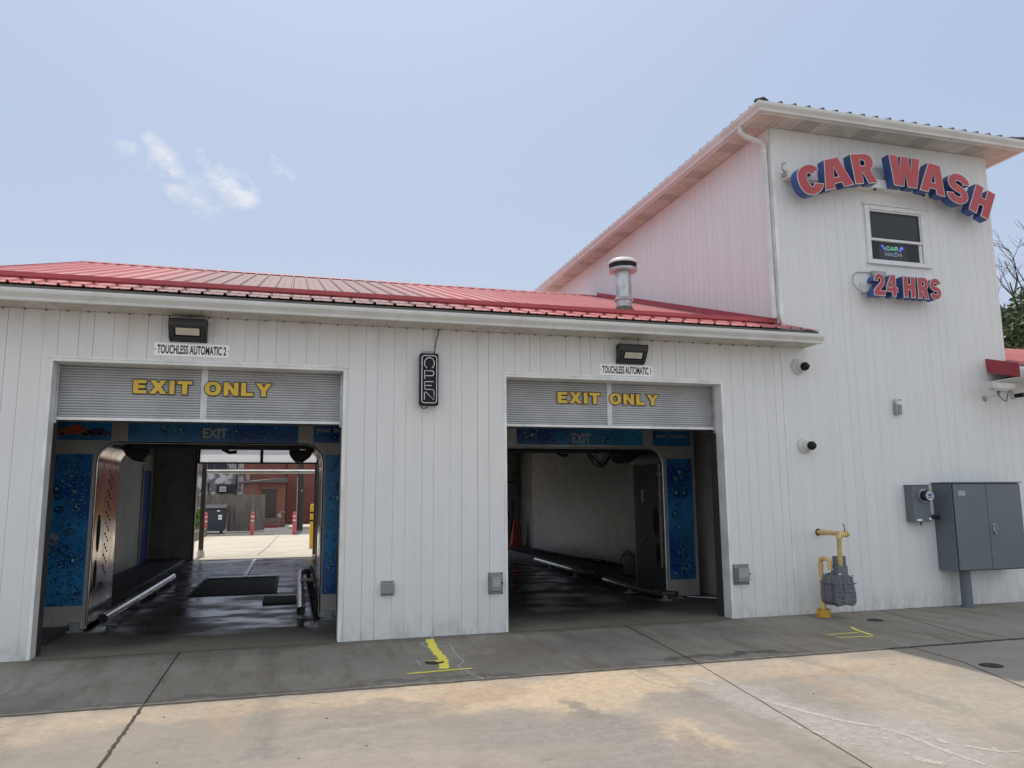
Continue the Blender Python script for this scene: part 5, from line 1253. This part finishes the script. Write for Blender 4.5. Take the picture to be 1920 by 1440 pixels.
rail([(5.62, 1.75, .10), (5.45, 1.95, .10), (5.37, 2.3, .10), (5.36, 3.2, .10), (5.42, 4.05, .10)], .045, [(5.5, 1.9), (5.37, 2.9)], 'curved steel guide rail by the arch leg in the right bay')
rail([(5.52, 4.75, .12), (5.40, 5.1, .13), (5.44, 6.0, .13), (5.5, 8.3, .13)], .045, [(5.44, 5.6), (5.47, 7.2)], 'gleaming steel guide rail further back in the right bay')
rb_ = thing('rail_bracket_set', 'dark brackets and pale spray bar beside the right rail of the left bay', 'bracket', (.42, 4, 0))
for k in range(6): MB().box(.36, .44, 2.3+k*.85, 2.42+k*.85, 0, .16).build('bracket', 'iron', rb_, bevel=.008)
MB().cyl((.45, 2.0, .22), (.45, 7.2, .22), .022, 10).build('spray_bar', 'iron', rb_, smooth=True)
MB().cyl((.22, 4.9, .20), (.44, 4.9, .20), .03, 12).build('spray_bar_sleeve', 'white_paint', rb_, smooth=True)
# pit grating, plates, conduit on the floor of bay one
pg = thing('floor_grating', 'black floor grating over the pit in the left bay', 'grating', (-.85, 6.3, 0))
m = MB(); ring_ = [(-1.55, -.15, 4.85, 4.91), (-1.55, -.15, 7.60, 7.66), (-1.55, -1.49, 4.91, 7.60), (-.21, -.15, 4.91, 7.60)]
for a, b, c, d in ring_: m.box(a, b, c, d, 0, .02)
m.build('grating_frame', 'iron', pg)
m = MB(); x = -1.48
while x < -.23: m.box(x, x+.008, 4.912, 7.598, .002, .016); x += .045
m.build('grating_bars', 'iron', pg)
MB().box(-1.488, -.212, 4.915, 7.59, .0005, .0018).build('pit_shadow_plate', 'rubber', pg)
tag(MB().box(-.845, -.775, 7.68, 12.3, 0, .035).build('floor_conduit', 'galv'), 'pale metal strip running from the grating to the rear door', 'conduit')
tag(MB().box(-1.50, -.20, 7.62+.05, 7.90, .0, .03).build('floor_plate', 'galv'), 'pale metal plate along the far edge of the pit grating', 'plate')
tag(MB().box(-.34, .15, 3.45, 4.25, .002, .03).build('floor_plate', 'iron', bevel=.004), 'black wheel stop plate beside the right guide rail of the left bay', 'plate')
# loose hoses and ladder rack in bay two, box and cones
hz = MB(); rr = random.Random(8)
for q in range(4):
    pts = [(5.75+.6*k/14+.10*math.sin(k*1.1+q), 11.0-6.8*k/14+.3*math.sin(k*.9+q*2), .195+.01*q+.02*abs(math.sin(k*1.7+q))) for k in range(15)]
    hz.tube([(x-.0, y, z) for x, y, z in pts], .012, 6)
tag(hz.build('floor_hose', 'rubber', smooth=True), 'tangle of black hoses on the ledge along the right bay wall', 'hose')
hz = MB(); hz.tube([(6.05, 4.4+.36*math.cos(a), .19+.34*math.sin(a)+.02) for a in [math.pi*k/12 for k in range(13)]], .013, 8); hz.tube([(6.12, 4.3+.22*math.cos(a), .19+.30*math.sin(a)+.02) for a in [math.pi*k/12 for k in range(13)]], .013, 8)
tag(hz.build('hose_loop', 'rubber', smooth=True), 'black hose standing in a loop on the right bay ledge', 'hose')
pu = thing('pump_unit', 'dark boxy pump unit on the ledge behind the right arch', 'pump', (5.95, 3.7, .17))
MB().box(5.75, 6.15, 3.5, 3.95, .171, .55).build('pump_housing', 'bronze', pu, bevel=.02)
MB().lathe((5.95, 3.5, .36), [(.13, .001), (.13, .06), (.1, .08), (.01, .085)], 20, 'y').build('motor_end', 'hood', pu, smooth=True)
MB().cyl((5.95, 3.75, .55), (5.95, 3.75, .66), .04, 12).build('pump_outlet', 'iron', pu)
cn = thing('traffic_cone', 'dusty orange traffic cones stacked together beside the right bay wall', 'traffic cone', (6.18, 12.3, .17))
MB().lathe((6.18, 12.3, .17), [(.17, .03), (.15, .035), (.145, .10), (.11, .32), (.07, .58), (.035, .78), (.02, .79)], 24).build('cone_body', 'cone', cn, smooth=True)
MB().box(5.98, 6.38, 12.1, 12.5, .171, .20).build('cone_base', 'cone', cn, bevel=.01)
MB().lathe((6.18, 12.3, .17), [(.168, .10), (.165, .14), (.155, .145)], 24).build('cone_skirt', 'cone', cn, smooth=True)
cbx = thing('control_box', 'grey electrical control box on the rear wall of the right bay', 'box', (6.15, 12.9, 1.55))
MB().box(6.05, 6.38, 12.78, 12.949, 1.5, 1.95).build('box_body', 'box_grey', cbx, bevel=.01)
m = MB(); m.tube([(6.12, 12.86, 1.5), (6.12, 12.88, 1.2), (6.2, 12.9, .9)], .015, 8); m.tube([(6.3, 12.86, 1.5), (6.3, 12.88, 1.1), (6.25, 12.9, .6)], .015, 8); m.cyl((5.62, 12.90, 1.98), (6.3, 12.90, 1.98), .02, 8); m.build('conduit', 'rubber', cbx)
st = MB().tube([(5.9, 1.95, .03), (6.2, 1.7, .02), (6.45, 1.55, .02)], .012, 8); tag(st.build('supply_hose', 'galv', smooth=True), 'thin pale hose on the floor at the foot of the right arch', 'hose')
st = MB().tube([(-2.5, 1.75, .03), (-2.8, 1.6, .02), (-3.3, 1.5, .02)], .012, 8); tag(st.build('supply_hose', 'rubber', smooth=True), 'black hose on the floor at the foot of the left arch', 'hose')

# ================================================================== BEHIND THE BUILDING
pt = thing('height_bar_portal', 'dark height bar portal standing behind the left bay', 'portal', (-.8, 14, 0))
for nm, a, b in (('post', -2.345, -2.225), ('post', .675, .765)): MB().box(a, b, 13.94, 14.06, 0, 2.56).build(nm, 'portal', pt, bevel=.006)
MB().lathe((-2.285, 14, 0), [(.11, 0), (.10, .14), (.07, .2)], 12).build('post_base', 'trim', pt, smooth=True)
MB().cyl((-2.224, 13.97, 2.325), (.674, 13.97, 2.325), .052, 16).build('height_bar', 'trim', pt, smooth=True)
def bollard(x, y, h, r, mat, label, group, cat='bollard'):
    b = thing('bollard', label, cat, (x, y, 0), group)
    MB().lathe((x, y, 0), [(r, 0), (r, h-.05), (r*.8, h-.015), (r*.3, h)], 18).build('sleeve', mat, b, smooth=True)
    MB().lathe((x, y, 0), [(r*1.05, h*.60), (r*1.05, h*.64)], 18).build('reflective_band', 'trim' if mat == 'bollred' else 'black', b)
    MB().lathe((x, y, 0), [(r*1.05, h*.78), (r*1.05, h*.82)], 18).build('reflective_band', 'trim' if mat == 'bollred' else 'black', b)
    return b
b0 = bollard(-3.50, 27.6, 1.0, .075, 'bollred', 'red bollard in front of the dark dumpster', 'red bollards behind the bays')
dup(b0, (-1.535, 27.3, 0), 'red bollard in front of the grey wooden fence'); dup(b0, (.243, 26.95, 0), 'red bollard just left of the utility pole')
b0 = bollard(.715, 17.0, 1.39, .06, 'bollyel', 'taller yellow bollard nearer the left portal edge', 'yellow bollards by the rear door')
b1 = dup(b0, (.875, 16.2, 0), 'shorter yellow bollard partly behind the portal post'); b1.scale = (1, 1, .84)
# dumpster
dm = thing('dumpster', 'dark blue-grey dumpster with black lid beside the wooden fence', 'dumpster', (-3.4, 30.6, 0))
MB().hexa([(-4.0, 30.1, .1), (-2.95, 30.1, .1), (-2.95, 31.2, .1), (-4.0, 31.2, .1)], [(-4.05, 30.0, 1.1), (-2.88, 30.0, 1.1), (-2.88, 31.3, 1.1), (-4.05, 31.3, 1.1)]).build('bin_body', 'dumpster', dm)
MB().hexa([(-4.08, 29.97, 1.105), (-2.86, 29.97, 1.105), (-2.86, 31.32, 1.25), (-4.08, 31.32, 1.25)], [(-4.08, 29.97, 1.16), (-2.86, 29.97, 1.16), (-2.86, 31.32, 1.31), (-4.08, 31.32, 1.31)]).build('lid', 'black', dm)
m = MB(); m.box(-3.18, -3.02, 29.985, 29.996, .62, .72); m.box(-3.18, -3.02, 29.985, 29.996, .74, .84); m.box(-3.24, -3.12, 29.975, 29.99, 1.0, 1.06); m.build('sticker', 'signwhite', dm)
m = MB(); m.box(-4.0, -3.85, 30.15, 30.25, 0, .1); m.box(-3.1, -2.98, 30.15, 30.25, 0, .1); m.build('caster', 'rubber', dm)
# fence
def fence(pts, h, label):
    f = thing('wooden_fence', label, 'fence', (*pts[0], 0), 'weathered board fences')
    bd = MB(); ra = MB(); rr = random.Random(4)
    for a, b in zip(pts[:-1], pts[1:]):
        a = Vector(a); b = Vector(b); L = (b-a).length; d = (b-a)/L; n = Vector((-d.y, d.x)); s = 0
        while s < L-.02:
            w = .135; hh_ = h+rr.uniform(-.03, .03); p0 = a+d*(s+.003); p1 = a+d*min(L, s+w-.004); o = n*rr.uniform(-.008, .008)
            q0 = p0+o; q1 = p1+o; r0 = q0+n*.02; r1 = q1+n*.02
            bd.hexa([(q0.x, q0.y, .03), (q1.x, q1.y, .03), (r1.x, r1.y, .03), (r0.x, r0.y, .03)], [(q0.x, q0.y, hh_), (q1.x, q1.y, hh_), (r1.x, r1.y, hh_), (r0.x, r0.y, hh_)]); s += w
        for z in (.35, h-.3):
            q0 = a+n*.03; q1 = b+n*.03; r0 = a+n*.07; r1 = b+n*.07
            ra.hexa([(q0.x, q0.y, z), (q1.x, q1.y, z), (r1.x, r1.y, z), (r0.x, r0.y, z)], [(q0.x, q0.y, z+.09), (q1.x, q1.y, z+.09), (r1.x, r1.y, z+.09), (r0.x, r0.y, z+.09)])
    bd.build('boards', 'fence', f); ra.build('rail', 'fence', f)
fence([(-2.87, 31.2), (-1.66, 30.9), (-1.16, 32.2)], 1.78, 'weathered grey board fence right of the dumpster')
fence([(-5.4, 34.2), (-3.0, 34.1)], 1.80, 'darker board fence farther back behind the dumpster')
# buildings
bb = thing('brick_building', 'long red brick building beyond the alley', 'building', (1.5, 46, 0))
MB().box(-2.9, 12, 44, 54, 0, 4.6).build('brick_wall', 'brick', bb)
for xx_ in (-1.95, -.5): MB().box(xx_, xx_+.14, 43.93, 43.999, 0, 4.6).build('pilaster', 'brick', bb)
MB().cyl((-.22, 43.9, .2), (-.22, 43.9, 4.6), .035, 8).build('drainpipe', 'iron', bb)
m = MB(); m.box(-2.75, -2.5, 43.9, 43.999, 2.8, 3.15); m.build('wall_lamp', 'hood', bb)
m = MB(); m.box(1.3, 1.42, 43.97, 43.999, .1, 1.2); m.build('vent_slot', 'iron', bb)
ax = thing('brick_annex', 'low brick annex with brown door and sagging flat roof', 'building', (-1.4, 40, 0))
MB().hexa([(-2.7, 40.5, 0), (-1.85, 38, 0), (-.25, 38.6, 0), (-.25, 43.8, 0)], [(-2.7, 40.5, 2.5), (-1.85, 38, 2.5), (-.25, 38.6, 2.5), (-.25, 43.8, 2.5)]).build('brick_wall', 'brick2', ax)
MB().hexa([(-2.95, 40.5, 2.5), (-1.85, 37.7, 2.5), (-.15, 38.3, 2.5), (-.15, 43.8, 2.5)], [(-2.95, 40.5, 2.62), (-1.85, 37.7, 2.60), (-.15, 38.3, 2.80), (-.15, 43.8, 2.9)]).build('flat_roof', 'fascia', ax)
m = MB(); m.hexa([(-1.53, 38.05, .5), (-.72, 38.36, .5), (-.72, 38.42, .5), (-1.53, 38.11, .5)], [(-1.53, 38.05, 2.13), (-.72, 38.36, 2.13), (-.72, 38.42, 2.13), (-1.53, 38.11, 2.13)]); m.build('door', 'browndoor', ax)
m = MB(); m.hexa([(-1.6, 38.0, 2.14), (-.66, 38.34, 2.14), (-.66, 38.42, 2.14), (-1.6, 38.08, 2.14)], [(-1.6, 38.0, 2.22), (-.66, 38.34, 2.22), (-.66, 38.42, 2.22), (-1.6, 38.08, 2.22)]); m.build('door_lintel', 'timber', ax)
MB().box(-1.6, -.5, 37.2, 38.1, 0, .48).build('step', 'timber', ax)
wb = thing('painted_brick_building', 'pale building with peeling white painted brick behind the fence', 'building', (-4.5, 48, 0))
MB().box(-14, -2.91, 44.5, 56, 0, 4.8).build('painted_wall', 'whitebrick', wb)
for (a, b, c, d) in ((-4.55, -3.42, 1.95, 2.52), (-5.15, -4.78, 3.45, 4.4), (-4.70, -4.0, 3.45, 4.4), (-5.08, -4.98, 1.7, 2.6)):
    f = MB().box(a, b, 44.44, 44.499, c, d).build('window', 'cabdark', wb); MB().box(a-.03, b+.03, 44.40, 44.4985, c-.06, c-.003).build('sill', 'timber', f)
MB().box(-4.33, -3.95, 44.15, 44.43, 2.05, 2.38).build('air_conditioner', 'trim', wb)
m = MB(); m.box(-4.29, -3.99, 44.13, 44.149, 2.09, 2.34); m.build('air_conditioner_grille', 'box_grey', wb)
MB().cyl((-3.35, 44.4, .1), (-3.35, 44.4, 4.7), .04, 8).build('drainpipe', 'iron', wb)
# utility pole
up = thing('utility_pole', 'dark wooden utility pole behind the red bollards', 'utility pole', (.52, 31, 0))
MB().tube([(.53, 31, 0), (.50, 31, 4), (.46, 31, 10)], [.155, .14, .11], 16).build('pole_shaft', 'pole', up, smooth=True)
MB().box(.34, .39, 30.8, 30.86, .1, 2.6).build('cable_guard', 'hood', up); MB().cyl((.58, 30.86, 1.95), (.58, 30.84, 1.95), .025, 10).build('tag_plate', 'signwhite', up)
MB().tube([(.62, 30.9, 0.0), (.62, 30.9, 5)], .01, 6).build('ground_wire', 'iron', up)
# planting edge, shrub, small meter, rubble
tm = thing('timber_edging', 'stacked landscape timbers edging the planting at left', 'edging', (-3.6, 24, 0))
MB().box(-8, -3.35, 22.0, 22.18, 0, .17).build('timber', 'timber', tm, bevel=.01); MB().box(-3.55, -3.36, 22.2, 27.2, 0, .17).build('timber', 'timber', tm, bevel=.01); MB().box(-3.60, -3.38, 22.4, 27.1, .172, .34).build('timber', 'timber', tm, bevel=.01)
def leaves(c, R, n, size, seed, clumps=14, squash=.8):
    rr = random.Random(seed); m = MB(); C_ = []
    for k in range(clumps):
        d = Vector((rr.gauss(0, 1), rr.gauss(0, 1), rr.gauss(0, 1))).normalized()*R*rr.uniform(.35, .95); d.z *= squash; C_.append((Vector(c)+d, R*rr.uniform(.22, .45)))
    for k in range(n):
        cc_, r_ = rr.choice(C_); d = Vector((rr.gauss(0, 1), rr.gauss(0, 1), rr.gauss(0, .8)))
        p = cc_ + d.normalized()*r_*rr.random()**.4
        a = Vector((rr.gauss(0, 1), rr.gauss(0, 1), rr.gauss(0, .6))).normalized(); b = a.cross(Vector((rr.gauss(0, 1), rr.gauss(0, 1), rr.gauss(0, 1)))).normalized()
        s = size*rr.uniform(.6, 1.4); m.add([p-a*s, p+b*s*.45, p+a*s, p-b*s*.45], [(0, 1, 2, 3)])
    return m, C_
sh = thing('garden_shrub', 'yellow-green shrub behind the timber edging at left', 'shrub', (-4.1, 25, .1))
m, _ = leaves((-4.05, 25.0, .85), .75, 2600, .07, 3); m.build('foliage', 'leaf2', sh)
m = MB(); [m.tube([(-4.05, 25, .05), (-4.05+dx_, 25+dy_, .5), (-4.05+dx_*2.2, 25+dy_*2.2, .95)], [.025, .018, .008], 6) for dx_, dy_ in ((.1, .05), (-.12, .1), (.02, -.14), (-.05, .02))]; m.build('stem', 'bark', sh)
sg_ = thing('gas_service_meter', 'small grey gas service meter beside the annex door', 'meter', (-.55, 37.5, 0))
MB().lathe((-.52, 37.5, 0), [(.08, .45), (.11, .52), (.11, .66), (.07, .72)], 12).build('meter_body', 'box_grey', sg_, smooth=True)
MB().tube([(-.52, 37.5, 0), (-.52, 37.5, .45)], .03, 8).build('meter_pipe', 'box_grey', sg_); MB().tube([(-.52, 37.5, .7), (-.4, 37.5, .85), (-.2, 37.6, .8)], .025, 8).build('meter_outlet', 'box_grey', sg_)
rl = MB(); rr = random.Random(12)
for k in range(420):
    x = rr.uniform(-3.3, -.6); y = 26.75+abs(rr.gauss(0, .55))+(.5 if x < -2.2 else 0)*rr.random(); s = rr.uniform(.02, .055)
    rl.lathe((x, y, -.03), [(s, 0), (s*.8, s*.5), (s*.2, s*.7)], 5)
g_ = rl.build('gravel_litter', 'timber'); g_['kind'] = 'stuff'; g_['label'] = 'brown gravel and leaf litter strewn along the rear slab edge'; g_['category'] = 'gravel'
isl = MB(); isl.lathe((1.3, 34.6, -.03), [(1.35, 0), (1.35, .13), (1.25, .18), (.3, .2)], 28); tag(isl.build('concrete_island', 'rear_slab'), 'low rounded concrete island beside the utility pole', 'island')
pal = MB()
for k in range(4): pal.box(-1.5+k*.25, -1.3+k*.25, 36.6, 37.1, .10, .14)
pal.box(-1.5, -.55, 36.62, 36.7, .0, .10); pal.box(-1.5, -.55, 37.0, 37.08, .0, .10)
tag(pal.build('wooden_pallet', 'darkred'), 'red painted pallet lying in front of the brown door', 'pallet')

# ---------------------------------------------------------------- tree at right
tr = thing('broadleaf_tree', 'large broadleaf tree with bare dead top branches beyond the annex', 'tree', (36.5, 20, 0))
tk = MB(); rr = random.Random(21)
tk.tube([(36.7, 20, 0), (36.4, 20, 3), (36.1, 20, 6), (35.9, 20, 8.2)], [.45, .36, .28, .18], 12)
def limb(p, d, L, r, depth, m, bare=False):
    pts = [Vector(p)]; dd = Vector(d).normalized(); n = 5
    for k in range(n):
        dd = (dd + Vector((rr.gauss(0, .16), rr.gauss(0, .16), rr.gauss(0, .12)+.03))).normalized(); pts.append(pts[-1]+dd*L/n)
    m.tube(pts, [r*(1-.65*k/n) for k in range(n+1)], 6 if r > .03 else 4)
    if depth > 0:
        for k in range(3 if not bare else 4):
            i = rr.randint(2, n); limb(pts[i], dd+Vector((rr.gauss(0, .7), rr.gauss(0, .7), rr.gauss(0, .4)+.2)), L*rr.uniform(.45, .7), max(.010, r*.45), depth-1, m, bare)
for k in range(7): limb((36.2, 20, 5+k*.5), (rr.uniform(-1, 1), rr.uniform(-1, 1), .6), 3.4, .14, 2, tk)
for k in range(4): limb((35.9+rr.uniform(-.5, .5), 20, 8.6), (rr.uniform(-.35, .25), rr.uniform(-.3, .3), 1), 3.6, .09, 3, tk, True)
tk.build('trunk', 'bark', tr)
m, _ = leaves((36.9, 20, 8.6), 4.4, 46000, .13, 5, 60, .95); m.build('crown', 'leaf', tr)
